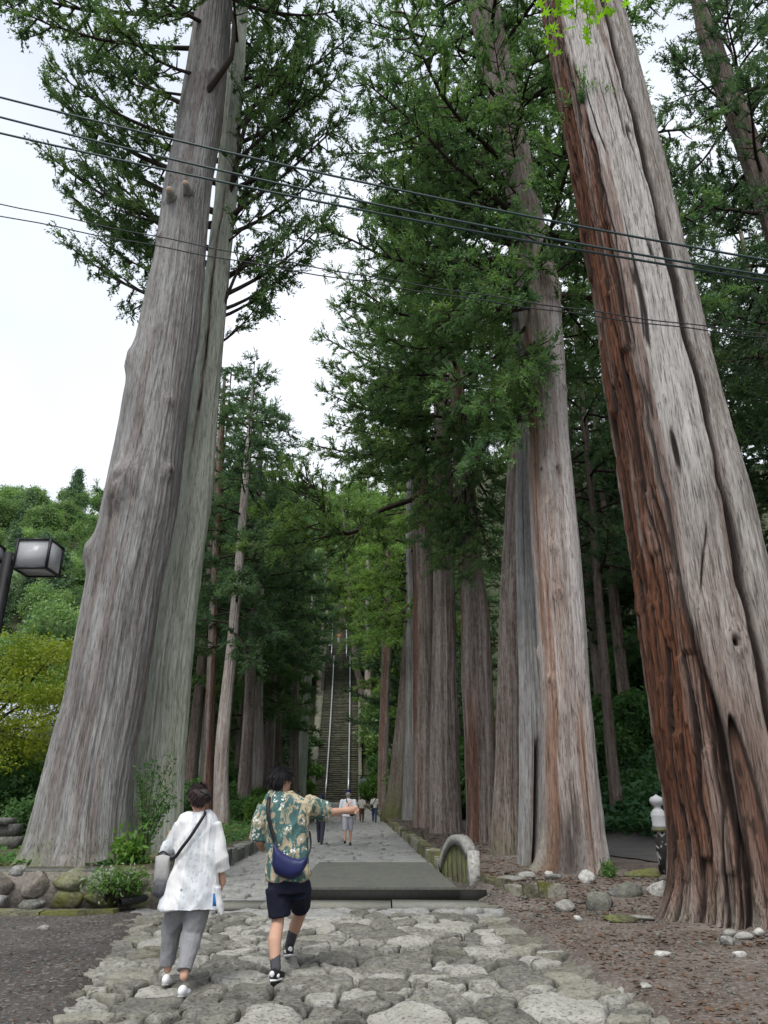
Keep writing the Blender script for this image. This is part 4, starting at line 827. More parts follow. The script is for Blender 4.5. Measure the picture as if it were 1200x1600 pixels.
class Crown:
    def __init__(s, seed): s.g = np.random.default_rng(seed); s.wood = MB(); s.p, s.d, s.s = [], [], []; s.seed = seed
    def limb(s, pts, r0, bare=.22, dens=1.0, twig=1.0, tsize=1.0):
        g = s.g; pts = np.asarray(pts, float); n = len(pts); seg = np.linalg.norm(np.diff(pts, axis=0), axis=1); L = np.concatenate([[0], np.cumsum(seg)]); tot = L[-1]
        s.wood.tube(pts, np.linspace(r0, max(.008, r0 * .18), n), 6)
        at = lambda q: np.array([np.interp(q, L, pts[:, k]) for k in range(3)])
        q = tot * bare; sgn = 1
        while q < tot:
            p = at(q); t = at(min(tot, q + .15)) - at(max(0, q - .15)); t /= np.linalg.norm(t) + 1e-9
            side = np.cross(t, [0, 0, 1.0]); side /= np.linalg.norm(side) + 1e-9
            a = g.uniform(.55, 1.15); dv = t * math.cos(a) + side * sgn * math.sin(a) + np.array([0, 0, g.normal(-.12, .22)]); dv /= np.linalg.norm(dv)
            tl = twig * (.35 + .42 * tot * .45 * (1 - (q / tot))**.7) * g.uniform(.6, 1.3); tl = min(tl, 2.2)
            m = 4; u = np.linspace(0, 1, m); tp = p + np.outer(u * tl, dv) + np.outer(.12 * tl * (u**2 * 1.6 - 1.2 * u), [0, 0, 1.0]) + g.normal(0, .03, (m, 3)) * u[:, None]
            s.wood.tube(tp, np.linspace(.012, .004, m) * (1 + .3 * tot), 3, False)
            k = max(2, int(tl * 6.2 * dens))
            for e in np.linspace(.25, 1.0, k):
                c = np.array([np.interp(e, u, tp[:, j]) for j in range(3)]) + g.normal(0, .07, 3)
                s.p.append(c); s.d.append(dv * .8 + np.array([0, 0, g.normal(.25, .35)]) + g.normal(0, .45, 3)); s.s.append(tsize * g.uniform(.75, 1.25))
            q += g.uniform(.13, .26) / dens; sgn = -sgn
        for _ in range(3): s.p.append(pts[-1] + g.normal(0, .08, 3)); s.d.append(pts[-1] - pts[-2] + g.normal(0, .2, 3)); s.s.append(tsize)
    def auto(s, p0, az, L, e0=.1, sag=.35, up=.25, r0=None, **kw):
        g = s.g; t = np.linspace(0, 1, 9); a = az + np.cumsum(g.normal(0, .07, 9)); x = np.cumsum(np.r_[0, np.cos(a[1:])]) * L / 8; y = np.cumsum(np.r_[0, np.sin(a[1:])]) * L / 8
        z = L * (math.tan(e0) * t - sag * t**2 + up * t**3) + np.cumsum(g.normal(0, .02 * L, 9)) * t
        s.limb(np.column_stack([x, y, z]) + p0, r0 or (.018 + .013 * L), **kw)
    def to(s, p0, p1, sag=.1, wig=.06, r0=None, mid=None, **kw):
        g = s.g; t = np.linspace(0, 1, 10); p0, p1 = np.asarray(p0, float), np.asarray(p1, float); L = np.linalg.norm(p1 - p0)
        if mid is not None:
            ctrl = np.vstack([p0, mid, p1]); q = np.concatenate([[0], np.cumsum(np.linalg.norm(np.diff(ctrl, axis=0), axis=1))]); q /= q[-1]; pts = smooth_interp(t, q, ctrl)
        else: pts = p0 + np.outer(t, p1 - p0) - np.outer(np.sin(t * math.pi) * sag * L, [0, 0, 1.0])
        pts = pts + np.cumsum(g.normal(0, wig * L / 10, (10, 3)), 0) * t[:, None] * (1 - t[:, None] * .4)
        s.limb(pts, r0 or (.015 + .012 * L), **kw)
    def finish(s, parent, mat, tuft=None):
        V, F = stamp(s.p, s.d, s.s, tuft or TUFTS, s.seed + 5)
        a = s.wood.build('branches', M['branch'], parent); b = ob('crown', mesh_np('crown', V, F), mat, parent); return a, b
def generic(seed, Hc, Rm, nb, dens=1.0, droop=.35, low=.7, tsize=1.15):
    c = Crown(seed); g = c.g
    for k in range(nb):
        f = (k + g.uniform(0, .8)) / nb; z = Hc * f**1.05; prof = Rm * (low + (1 - low) * math.sin(min(1, f * 2.2) * math.pi / 2)) * (1 - f**1.8)**.75 + .5
        c.auto(np.array([0, 0, z]), k * 2.399 + g.normal(0, .35), prof * g.uniform(.65, 1.12), e0=g.uniform(-.1, .35) + .3 * f, sag=droop * g.uniform(.5, 1.5), up=.3 * g.uniform(.4, 1.3), dens=dens, tsize=tsize)
    c.wood.tube([(0, 0, 0), (0, 0, Hc * .5), (0, 0, Hc)], (.06, .05, .02), 5)
    V, F = stamp(c.p, c.d, c.s, TUFTS, seed); return c.wood.mesh('branches'), mesh_np('crown', V, F)
GEN = [generic(201, 17, 4.6, 46, .8), generic(202, 16, 4.2, 46, .8, .45), generic(203, 14, 3.1, 44, .85, .5, .85), generic(204, 15, 3.6, 44, .85, .6, .9)]
for w_, c_ in GEN: w_.materials.append(M['branch'])
def crown_part(idx, t, mat, loc, rz, s):
    o = part_copy(GEN[idx][1], 'crown', t, None, loc, rz, s)
    if not GEN[idx][1].materials: GEN[idx][1].materials.append(mat)
    o.material_slots[0].link = 'OBJECT'; o.material_slots[0].material = mat
def put_crown(t, T, idx, z0, z1, rad, rz, mat):
    Hc = (17, 16, 14, 15)[idx]; Rm = (4.6, 4.2, 3.1, 3.6)[idx]; c, _ = T.at(z0 + .35 * (z1 - z0)); loc = (c[0][0] - T.base[0], c[0][1] - T.base[1], z0 - T.base[2]); s = (rad / Rm, rad / Rm, (z1 - z0) / Hc)
    part_copy(GEN[idx][0], 'branches', t, None, loc, rz, s); crown_part(idx, t, mat, loc, rz, s)

# crowns of the avenue (z of lowest branch, z of top, radius)
cr = [(0, 12.5, 28, 4.6), (1, 13.0, 30, 4.4), (0, 14.5, 32, 4.8), (1, 15.5, 32, 4.8), (3, 11.0, 30, 3.8), (2, 12, 31, 3.4), (3, 13.5, 32, 4.2),
      (2, 8.5, 24.5, 3.9), (3, 7.5, 22, 3.4), (2, 9.5, 24, 3.9), (3, 10.5, 26, 4.0), (2, 10.5, 25, 3.8), (3, 11.5, 25, 3.6), (2, 12.5, 25.5, 3.0), (3, 13, 25, 2.4), (3, 8, 24, 2.8),
      (2, 23, 46, 4.0), (3, 21, 45, 4.2), (3, 22, 45, 3.6), (1, 9, 23, 3.6), (0, 10, 27, 4.0), (1, 10, 28, 4.2), (0, 11, 29, 4.0), (1, 11, 31, 4.2)]
for q, ((t, T, d), (idx, z0, z1, rad)) in enumerate(zip(av_t, cr)):
    put_crown(t, T, idx, z0, z1, rad, q * 1.9, (M['cedar_sunlit'] if (16 <= q <= 18 or 4 <= q <= 6) else M['cedar']) if (q < 7 or 16 <= q <= 18) else M['cedar_dark'])
def loc_(T, p): return np.asarray(p) - T.base
def stem(T, z): c, r = T.at(z); return c[0] - T.base
# hand-laid limbs: silver-grey cedar and its companion
c1 = Crown(301)
for z, (px, py, d), sg in ((20.5, (-30, -30, 12.0), .08), (19.2, (10, 8, 11.4), .10), (18.2, (180, 40, 10.6), .1), (21.5, (520, 20, 11.5), .1), (20, (190, -60, 10), .05), (22, (440, -60, 11), .05), (23, (300, -150, 9.5), 0), (17.5, (160, 110, 12.6), .08), (24, (120, -120, 12), 0), (25, (480, -140, 12), 0)):
    c1.to(stem(T1, z), loc_(T1, P(px, py, d)), sag=sg, bare=.3, dens=1.0, tsize=.95)
c1.to(loc_(T1, P(318, 172, 12.62)), loc_(T1, P(348, -40, 12.0)), mid=np.array([loc_(T1, P(333, 126, 12.36)), loc_(T1, P(356, 104, 12.1)), loc_(T1, P(364, 70, 12.0))]), r0=.085, wig=.01, bare=.95)
c1.finish(t1, M['cedar'])
c2 = Crown(302)
for z, (px, py, d), sg in ((12.4, (112, 385, 14.8), .10), (12.9, (175, 392, 15.2), .06), (13.6, (105, 300, 15.6), .08), (14.8, (80, 250, 14.6), .10), (15.2, (135, 215, 15.8), .05), (16.2, (85, 150, 15.2), .08), (17.5, (90, 120, 14), .1), (15.0, (160, 320, 13.9), .1), (13.2, (190, 345, 15.9), .1), (17, (180, 180, 16), .08), (18.5, (130, 60, 15), .08), (14, (130, 262, 15), .06), (12.8, (225, 360, 16), .08),
                          (18.5, (560, 40, 14), .05), (17.5, (545, 110, 14.6), .08), (16, (520, 200, 15), .08), (15, (545, 180, 13.6), .04), (14.5, (505, 270, 15.2), .08), (13.2, (470, 350, 15), .08), (12.6, (520, 330, 14), .1), (12, (450, 420, 15.2), .08), (16.5, (470, 150, 16.5), .1), (15.5, (440, 230, 16), .1), (17.8, (440, 80, 13.4), .1), (19, (500, 30, 15), .05), (11.2, (410, 470, 15), .1), (12.2, (480, 400, 14.8), .08), (14.2, (430, 300, 13.6), .1), (17, (410, 130, 14), .1), (13.8, (400, 230, 15), .05), (19.5, (420, 20, 15), .05), (15.8, (415, 170, 13), .1), (16.8, (490, 110, 13.8), .08), (18.2, (400, 40, 16), .08), (18, (480, 60, 16), .08), (13, (415, 380, 16), .05)):
    c2.to(stem(T2, z), loc_(T2, P(px, py, d)), sag=sg, bare=.28, dens=.85, tsize=.85)
c2.to(stem(T2, 15.2), loc_(T2, P(428, 265, 13.6)), mid=np.array([loc_(T2, P(405, 160, 13.6)), loc_(T2, P(425, 205, 13.6))]), r0=.075, wig=.02, bare=.7, dens=.6)
c2.to(stem(T2, 11.6), loc_(T2, P(412, 470, 14.2)), mid=np.array([loc_(T2, P(395, 405, 14.2)), loc_(T2, P(408, 430, 14.2))]), r0=.05, wig=.02, bare=.5, dens=.5)
for k in range(16):
    z = 20 + k * .6; c2.auto(stem(T2, z), k * 2.4, 3.2 - k * .13, .2, .3, .2, dens=.6, tsize=.95)
c2.finish(t2, M['cedar'])
# middle cedar: wide crown over the path
c4 = Crown(304); g = c4.g
for k in range(54):
    f = k / 54; z = 12.6 + 17 * f; L = 4.4 * (1 - f**2)**.7 * g.uniform(.6, 1.1) + .4
    c4.auto(stem(T4, z), k * 2.399 + g.normal(0, .3), L, g.uniform(-.25, .25), .3 * g.uniform(.5, 1.5), .3, dens=.95, tsize=.9)
for z, (px, py, d) in ((14.5, (800, 330, 13.0)), (15.6, (770, 250, 12.9)), (16.6, (790, 180, 12.9)), (17.8, (745, 130, 12.8)), (18.6, (770, 60, 12.8)), (13.4, (850, 400, 12.9)), (14.2, (700, 330, 13)), (15, (640, 250, 13.4)), (11.8, (760, 640, 13.2)), (11.4, (740, 720, 13.6)), (11.9, (800, 600, 12.9)), (11.6, (790, 700, 13.4)), (12.2, (700, 600, 13.4)), (12.6, (690, 480, 13.2)), (12.9, (640, 420, 14)), (13.4, (600, 350, 14.5)), (14, (560, 260, 14)), (12.4, (740, 470, 12.4)), (12.5, (905, 465, 14)), (13, (930, 350, 15)), (12.8, (770, 440, 12.4)), (13.2, (720, 400, 12.2)), (15, (580, 180, 13.6)), (16, (590, 110, 14.4))):
    c4.to(stem(T4, z), loc_(T4, P(px, py, d)), sag=.08, bare=.3, dens=1.1, tsize=.85)
c4.finish(t4, M['cedar'])
# giant split cedar: high limbs only (its crown is above the picture)
c3 = Crown(303)
for k in range(26):
    z = 22.5 + k * .5; c3.auto(stem(T3, z), k * 2.4 + .8, 4.6 - k * .13, .15, .3, .25, dens=.5, tsize=1.1)
c3.finish(t3, M['cedar_dark'])
# the low hooked limb and others over the path
tb, Tb, _ = av_t[2]; cb_ = Crown(305)
hook = [P(690, 760, 28.2), P(640, 782, 27), P(590, 800, 26), P(560, 828, 25.5), P(525, 832, 25), P(508, 805, 24.8), P(495, 770, 24.6), P(470, 738, 24.4)]
hk = np.array(hook) - Tb.base; tt = np.linspace(0, 7, 26); hk = smooth_interp(tt, np.arange(8.), hk)
cb_.limb(hk, .13, bare=.42, dens=.9, twig=1.5, tsize=1.0)
for a, b_ in ((12, (400, 800, 24.4)), (14, (385, 855, 24.6)), (17, (430, 830, 24)), (20, (420, 745, 24.2)), (22, (450, 720, 25)), (15, (440, 870, 24.2)), (8, (600, 850, 26)), (19, (465, 790, 23.6)), (10, (560, 800, 24.6))):
    cb_.to(hk[a], loc_(Tb, P(*b_)), sag=.05, bare=.35, dens=1.0, tsize=.95, r0=.035)
for z, b_ in ((15.6, (480, 700, 26)), (16.2, (520, 660, 27)), (17, (500, 610, 27.5)), (14.8, (560, 740, 27)), (18, (510, 570, 27)), (19, (500, 520, 28)), (20.5, (520, 480, 28)), (22, (520, 420, 28)), (13.8, (640, 830, 26.5)), (13.2, (700, 850, 26)), (14.4, (720, 800, 25.5)), (16, (580, 690, 25.5))):
    cb_.to(stem(Tb, z), loc_(Tb, P(*b_)), sag=.07, bare=.35, dens=.85, tsize=1.0)
cb_.wood.tube([stem(Tb, z) for z in np.linspace(11, 23.5, 20)], .06, 5); cb_.finish(tb, M['cedar_half_lit'])
tb, Tb, _ = av_t[1]; cb_ = Crown(306)
for z, b_ in ((11.8, (690, 880, 22)), (11.6, (660, 850, 22.5)), (12.5, (650, 790, 22)), (13, (800, 830, 21.6)), (12.4, (770, 880, 21)), (13.4, (620, 740, 22)), (13.8, (780, 760, 21.4)), (14.5, (600, 660, 22.5)), (15.5, (590, 600, 22)), (12, (720, 900, 21)), (14, (690, 720, 20.8)), (15, (740, 690, 20.6)), (16, (640, 620, 21)), (14.4, (800, 680, 22)), (17, (600, 540, 22))):
    cb_.to(stem(Tb, z), loc_(Tb, P(*b_)), sag=.06, bare=.35, dens=.95, tsize=1.0)
cb_.wood.tube([stem(Tb, z) for z in np.linspace(11, 18, 14)], .06, 5); cb_.finish(tb, M['cedar'])

# ---------------------------------------------------------------- more cedars of the surrounding wood
def simple_trunk(h, r, seed):
    T = Trunk.__new__(Trunk); T.z = np.array([-1, 0, h * .5, h]); T.c = np.array([[0, 0, -1], [0, 0, 0], [.1, 0, h * .5], [0, .1, h]], float); T.r = np.array([r * 1.1, r, r * .7, .05]); T.base = np.array([0, 0, 0.])
    return T, T.mesh('trunk', 24, 40, std_disp(seed=seed, flare=.2))
STK = [simple_trunk(24, .42, 401), simple_trunk(20, .32, 402)]
for (_, me), m_ in zip(STK, ('bark_dark', 'bark_brown')): me.materials.append(M[m_])
wood_spots = []
g = np.random.default_rng(71)
for x, y in [(-10.8, 43), (-13.5, 47), (-9.6, 51), (-16, 44), (-12.0, 56), (-9.5, 62), (-13, 66), (-16, 58), (-12, 74), (-17, 72), (-21, 64), (-14, 79), (-17, 85), (-21, 80), (-13, 90), (-18, 95), (-13, 101), (-13.5, 112), (-16, 105)]: wood_spots.append((x, y, 'L'))
for x, y in [(1.5, 70), (4.5, 74), (.6, 84), (3, 90), (-.4, 95), (4, 100), (-1.5, 106), (2, 110), (6, 62), (8, 70), (9, 50), (12, 44), (10.5, 36), (14, 34), (17, 40), (13, 27), (18, 29), (20, 23), (22, 34), (16, 20), (24, 27), (13, 54), (24, 18), (27, 40), (19, 46)]: wood_spots.append((x, y, 'R'))
for q, (x, y, sd) in enumerate(wood_spots):
    T, me = STK[q % 2]; gi = (2, 3, 1, 0)[q % 4]; s = g.uniform(.85, 1.15); z = H(x, y)
    t = thing('forest_cedar', 'tall dark cedar standing in the wood left of the stairway' if sd == 'L' else 'tall dark cedar standing in the wood above the leafy bank', 'tree', (x, y, z), 'cedars of the wood on the left' if sd == 'L' else 'cedars of the wood on the right')
    part_copy(me, 'trunk', t, None, None, q, (s, s, s)); z0 = (6.0 if sd == 'L' else 6.5) + g.uniform(-1.5, 2); ht = (23, 19)[q % 2] * s
    part_copy(GEN[gi][0], 'branches', t, None, (0, 0, z0), q * 1.3, (1.1, 1.1, (ht - z0 + 1) / 15.)); crown_part(gi, t, M['cedar_sunlit'] if y > 82 else (M['cedar_dark'] if sd == 'R' else M['cedar']), (0, 0, z0), q * 1.3, (1.15, 1.15, (ht - z0 + 1) / 15.))

# ---------------------------------------------------------------- broadleaf crowns, shrubs, hillside wood
def leaf_template(n, l, seed, spread=.5, asp=.45):
    g = np.random.default_rng(seed); V, F = [], []
    for k in range(n):
        d = g.normal(size=3); d[2] = d[2] * .5 + .1; d /= np.linalg.norm(d); c = g.normal(0, spread * l, 3); sd = np.cross(d, g.normal(size=3)); sd /= np.linalg.norm(sd); L = l * g.uniform(.7, 1.3)
        V += [c, c + d * L * .45 + sd * L * asp / 2, c + d * L + [0, 0, -.15 * L], c + d * L * .45 - sd * L * asp / 2]; F.append([4 * k, 4 * k + 1, 4 * k + 2, 4 * k + 3])
    return np.array(V), np.array(F)
def lobes_mesh(name, R, Hh, nl, per, tmpl, seed, ts=1.0, conic=False):
    g = np.random.default_rng(seed); pos, dr = [], []
    for k in range(nl):
        if conic:
            f = (k + .5) / nl; a = k * 2.4; rr = R * (1 - f)**.8 * .75; c = np.array([math.cos(a) * rr, math.sin(a) * rr, Hh * (.12 + .86 * f)]); lr = np.array([.42, .42, .3]) * R * (1.15 - f)
        else:
            a = k * 2.4 + g.normal(0, .3); f = (k + .5) / nl; rr = R * .72 * math.sqrt(1 - (2 * f - 1)**2 * .8); c = np.array([math.cos(a) * rr, math.sin(a) * rr, Hh * (.2 + .66 * f)]); lr = np.array([.42, .42, .34]) * R * g.uniform(.75, 1.2)
        u = g.normal(size=(per, 3)); u /= np.linalg.norm(u, axis=1)[:, None]; u[:, 2] = np.where(u[:, 2] < -.35, -u[:, 2], u[:, 2]); rad = g.uniform(.6, 1.06, per)[:, None]
        pos.append(c + u * rad * lr); dr.append(u + [0, 0, .35])
    pos = np.concatenate(pos); dr = np.concatenate(dr); V, F = stamp(pos, dr, g.uniform(.7, 1.3, len(pos)) * ts, tmpl, seed); return mesh_np(name, V, F)
LT = [leaf_template(11, .36, s, 1.1, .6) for s in (1, 2, 3)]
HB = [lobes_mesh('crown', 3.6, 6.5, 16, 46, LT, 501), lobes_mesh('crown', 3.2, 7.0, 14, 50, LT, 502), lobes_mesh('crown', 4.2, 6.0, 20, 42, LT, 503)]
HC = [lobes_mesh('crown', 2.3, 11, 26, 30, LT, 504, .85, True), lobes_mesh('crown', 2.8, 10, 26, 32, LT, 505, .85, True)]
for m_ in HB: m_.materials.append(M['hill_leaf'])
for m_ in HC: m_.materials.append(M['hill_conifer'])
HG = HB[2].copy(); HG.materials.clear(); HG.materials.append(M['hill_grey'])
TK = simple_trunk(6, .22, 410)[1]; TK.materials.append(M['bark_dark'])
g = np.random.default_rng(73); cnt = 0; y = 84.0; row = 0
hill = []
while y < 182:
    stp = 5.6 + (y - 84) * .022; x = -.62 * y + stp * .5 * (row % 2)
    while x < .10 * y:
        xx, yy_ = x + g.normal(0, 1.3), y + g.normal(0, 1.3); x += stp * g.uniform(.9, 1.2)
        if abs(xx - stair_c(min(yy_, 120))) < 4.5 and yy_ < 121: continue
        hill.append((xx, yy_))
    y += stp * .95; row += 1
print('hillside trees', len(hill))
for q, (x, y) in enumerate(hill[:300]):
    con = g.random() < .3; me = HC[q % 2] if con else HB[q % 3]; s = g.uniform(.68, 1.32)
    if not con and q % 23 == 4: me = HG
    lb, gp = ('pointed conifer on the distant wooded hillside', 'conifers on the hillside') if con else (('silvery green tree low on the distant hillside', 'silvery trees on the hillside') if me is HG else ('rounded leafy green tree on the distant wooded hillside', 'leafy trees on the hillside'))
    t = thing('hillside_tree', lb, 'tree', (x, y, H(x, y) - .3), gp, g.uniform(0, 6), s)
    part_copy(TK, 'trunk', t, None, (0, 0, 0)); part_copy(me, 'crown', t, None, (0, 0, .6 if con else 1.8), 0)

# shrubs
ST = [leaf_template(9, .14, s, .8, .42) for s in (5, 6)]
SH = [lobes_mesh('leaves', .8, 1.3, 10, 60, ST, 511), lobes_mesh('leaves', .9, 1.1, 12, 55, ST, 512), lobes_mesh('leaves', .6, 1.5, 9, 60, ST, 513)]
SHL = [m_.copy() for m_ in SH]
for m_ in SH: m_.materials.append(M['shrub'])
for m_ in SHL: m_.materials.append(M['shrub_light'])
b = MB(); gg = np.random.default_rng(9)
for k in range(6): b.tube([(0, 0, -.15), (gg.normal(0, .15), gg.normal(0, .15), .5), (gg.normal(0, .35), gg.normal(0, .35), 1.0)], (.02, .014, .006), 5)
STEM = b.mesh('stems'); STEM.materials.append(M['branch'])
shr = []
for px, py, d, s, lt, lb in [(410, 1250, 42, 1.7, 1, 'L'), (425, 1268, 38, 1.5, 1, 'L'), (400, 1275, 34, 1.2, 1, 'L'), (380, 1275, 36, 1.2, 0, 'L'), (445, 1262, 46, 1.6, 1, 'L'), (305, 1200, 48, 3.2, 1, 'L'), (320, 1140, 55, 4.2, 1, 'L'), (345, 1200, 50, 3.0, 0, 'L'), (365, 1180, 52, 3.2, 0, 'L'), (390, 1190, 58, 3.0, 0, 'L'), (300, 1240, 40, 2.0, 0, 'L'), (360, 1262, 42, 1.8, 0, 'L'), (415, 1205, 62, 2.6, 1, 'L'), (440, 1220, 66, 2.2, 0, 'L'), (480, 1230, 74, 2.0, 1, 'L'), (455, 1190, 74, 3.0, 0, 'L'), (385, 1120, 66, 4.5, 0, 'L'), (290, 1270, 30, 1.2, 0, 'L'), (350, 1272, 38, 1.4, 0, 'L'), (330, 1090, 64, 4.2, 0, 'L'), (420, 1130, 72, 4.0, 0, 'L'),
                             (590, 1225, 76, 2.0, 1, 'S'), (594, 1190, 80, 2.4, 1, 'S'), (592, 1150, 86, 2.4, 1, 'S'), (590, 1120, 90, 2.2, 1, 'S'), (606, 1170, 82, 2.8, 0, 'S'), (602, 1235, 74, 2.0, 0, 'S'), (576, 1245, 78, 1.2, 0, 'S'), (600, 1210, 72, 2.4, 1, 'S'), (612, 1180, 76, 3.0, 0, 'S'), (615, 1130, 80, 3.6, 0, 'S'), (486, 1200, 84, 1.8, 1, 'S'), (490, 1150, 88, 1.8, 0, 'S'), (590, 1110, 92, 3.0, 0, 'S'),
                             (722, 1200, 46, 3.2, 0, 'R'), (720, 1140, 50, 3.6, 0, 'R'), (770, 1180, 44, 3.0, 0, 'R'), (660, 1180, 62, 3.2, 0, 'R'), (640, 1140, 66, 3.4, 1, 'R'), (690, 1150, 58, 3.4, 0, 'R'), (960, 1090, 36, 2.4, 0, 'B'), (1000, 1050, 40, 2.8, 0, 'B'), (930, 1060, 44, 3.2, 0, 'B'), (985, 1000, 48, 3.4, 0, 'B'), (915, 1100, 40, 2.8, 0, 'B'), (1010, 1120, 32, 2.0, 0, 'B'), (945, 1130, 31, 1.8, 0, 'B'), (900, 1020, 54, 4.0, 0, 'B'), (960, 960, 56, 4.0, 0, 'B'), (1000, 940, 52, 4.2, 0, 'B'), (1230, 1150, 26, 2.4, 0, 'B'),
                             (12, 1245, 20.5, 1.3, 0, 'M'), (60, 1262, 19, .9, 0, 'M'), (40, 1220, 23, 1.6, 0, 'M'), (85, 1235, 22, 1.4, 0, 'M'), (-30, 1230, 21, 1.7, 0, 'M')]:
    shr.append((px, py, d, s, lt, lb))
SLB = {'L': ('leafy green bush under the slim left row of cedars', 'bushes under the left row'), 'S': ('leafy green bush growing beside the stone stairway', 'bushes beside the stairway'), 'R': ('green bush behind the right row of cedars', 'bushes behind the right row'), 'B': ('dark evergreen bush on the leafy bank beyond the side road', 'bushes on the leafy bank'), 'M': ('dark green bush under the yellow-green maple', 'bushes under the maple')}
for q, (px, py, d, s, lt, lb) in enumerate(shr):
    c = P(px, py, d); x, y = c[0], c[1]
    t = thing('bush', SLB[lb][0], 'bush', (x, y, H(x, y) - .05), SLB[lb][1], q * 1.7, s * (.62 if lb == 'L' else .85)); part_copy(STEM, 'stems', t); part_copy((SHL if lt else SH)[q % 3], 'leaves', t)
# leafy ground cover on the right bank
def bank_spot(g):
    while True:
        y = 13 + 55 * g.random()**1.3; x = float(xroad_r(y)) + .15 + 14 * g.random()**1.4
        if x / y < .75: return x, y
blade = (np.array([[-.12, 0, .0], [-.25, .45, .55], [0, 1.0, .35], [.25, .45, .55]], float), np.array([[0, 1, 2, 3]]))
V, F = scatter(42000, bank_spot, blade, (.14, .42), 57); V[:, 2] += np.repeat(np.random.default_rng(5).uniform(0, .45, 42000), 4)
ob('ground_cover', mesh_np('ground_cover', V, F), M['slope_leaf'], kind='stuff')
V, F = scatter(7000, left_bank, blade, (.05, .16), 61); ob('undergrowth', mesh_np('undergrowth', V, F), M['shrub'], kind='stuff')
# small plants by the wall
def sprig_plant(name, lb, loc, n, h, spread, leaf, mat, seed, droop=.3, cat='plant'):
    g = np.random.default_rng(seed); t = thing(name, lb, cat, loc); w = MB(); pos, dr = [], []
    for k in range(n):
        a = g.uniform(0, 6.28); r = spread * g.uniform(.3, 1); hh = h * g.uniform(.5, 1.05); u = np.linspace(0, 1, 7); pts = np.column_stack([math.cos(a) * r * u**1.3, math.sin(a) * r * u**1.3, hh * (u * (1 + droop) - droop * u**2.2)])
        w.tube(pts, np.linspace(.008, .003, 7), 4)
        for e in np.linspace(.3, 1, int(8 + hh * 10)):
            p = np.array([np.interp(e, u, pts[:, j]) for j in range(3)]); pos.append(p + g.normal(0, .03, 3)); dr.append(np.array([g.normal(), g.normal(), .3]))
    w.build('stems', M['branch'], t); V, F = stamp(pos, dr, g.uniform(.7, 1.2, len(pos)), [leaf_template(5, leaf, s, .6, .4) for s in (seed, seed + 1)], seed); ob('leaves', mesh_np('leaves', V, F), mat, t)
c = P(222, 1345, 12.9); sprig_plant('nandina_shrub', 'tall thin-leaved shrub growing before the pale companion cedar', (c[0], 12.9, .42), 10, 1.75, .6, .07, M['shrub'], 601)
c = P(190, 1350, 12.0); sprig_plant('evergreen_shrub', 'low glossy dark shrub in the angle between the two left cedars', (c[0], 12.3, .45), 11, .42, .30, .11, M['shrub_light'], 603)
for q, (px, py, lb) in enumerate(((150, 1412, 'pale fern clump spilling down the middle of the boulder wall'), (205, 1395, 'fern clump arching over the mossy end of the boulder wall'), (235, 1388, 'small fern beside the grey handbag of the woman'))):
    c = G(px, py, .15); sprig_plant('fern', lb, (c[0], 11.0, .12), 12, .36, .45, .065, M['shrub_light'] if q else M['hill_grey'], 610 + q, .9)
c = P(955, 1398, 13.2); sprig_plant('grass_tuft', 'little green tuft at the foot of the pink-grey cedar', (c[0], 13.2, .15), 9, .26, .12, .05, M['shrub'], 620)

# ---------------------------------------------------------------- yellow-green maple on the left
mp = thing('maple_tree', 'yellow-green spreading maple with dark crooked limbs behind the block wall', 'tree', (-11.6, 20.5, H(-11.6, 20.5)))
base = np.array([-11.6, 20.5, H(-11.6, 20.5)]); w = MB(); g = np.random.default_rng(75); pos, dr = [], []
tr = [(0, 0, -.3), (.15, 0, .8), (.1, .1, 1.6), (.4, 0, 2.3)]; wt_ = MB().tube(tr, (.22, .17, .14, .1), 9); wt_.tube([(.05, 0, .5), (-.7, .2, 1.6), (-1.2, 0, 2.6)], (.12, .09, .06), 7)
wt_.build('trunk', M['bark_dark'], mp, smooth=True)
ends = [(20, 1140, 20), (70, 1150, 19.5), (90, 1135, 19), (30, 1020, 20), (75, 1030, 20), (105, 1040, 20.5), (-30, 1010, 21), (10, 1075, 18.8), (60, 1085, 21.5), (100, 1085, 20), (-40, 1090, 20), (50, 1005, 22), (110, 1012, 21.5), (0, 1190, 19.5), (60, 1200, 20.5), (-60, 1150, 20), (95, 1110, 21), (35, 1180, 21.5), (-80, 1040, 20)]
for k, e in enumerate(ends):
    p1 = P(*e) - base; p0 = np.array([.3, 0, 2.0]) if k % 2 else np.array([-.6, .1, 1.5]); u = np.linspace(0, 1, 8); pts = p0 + np.outer(u, p1 - p0) + np.outer(np.sin(u * math.pi) * .25, [0, 0, 1]) + np.cumsum(g.normal(0, .06, (8, 3)), 0) * u[:, None]
    w.tube(pts, np.linspace(.06, .012, 8), 5)
    subc = [(pts[-1] if q_ % 3 else pts[-3]) + np.array([g.normal(0, .5), g.normal(0, .5), g.normal(0, .15)]) for q_ in range(11)]
    for q_ in range(140):
        c = subc[q_ % 11] + np.array([g.normal(0, .17), g.normal(0, .17), g.normal(0, .04)]); pos.append(c); dr.append([g.normal(0, .5), g.normal(0, .5), .8])
w.build('branches', M['branch'], mp); V, F = stamp(pos, dr, g.uniform(.7, 1.3, len(pos)), [leaf_template(8, .085, s, 1.5, .6) for s in (1, 2)], 76); ob('crown', mesh_np('crown', V, F), M['maple'], mp)
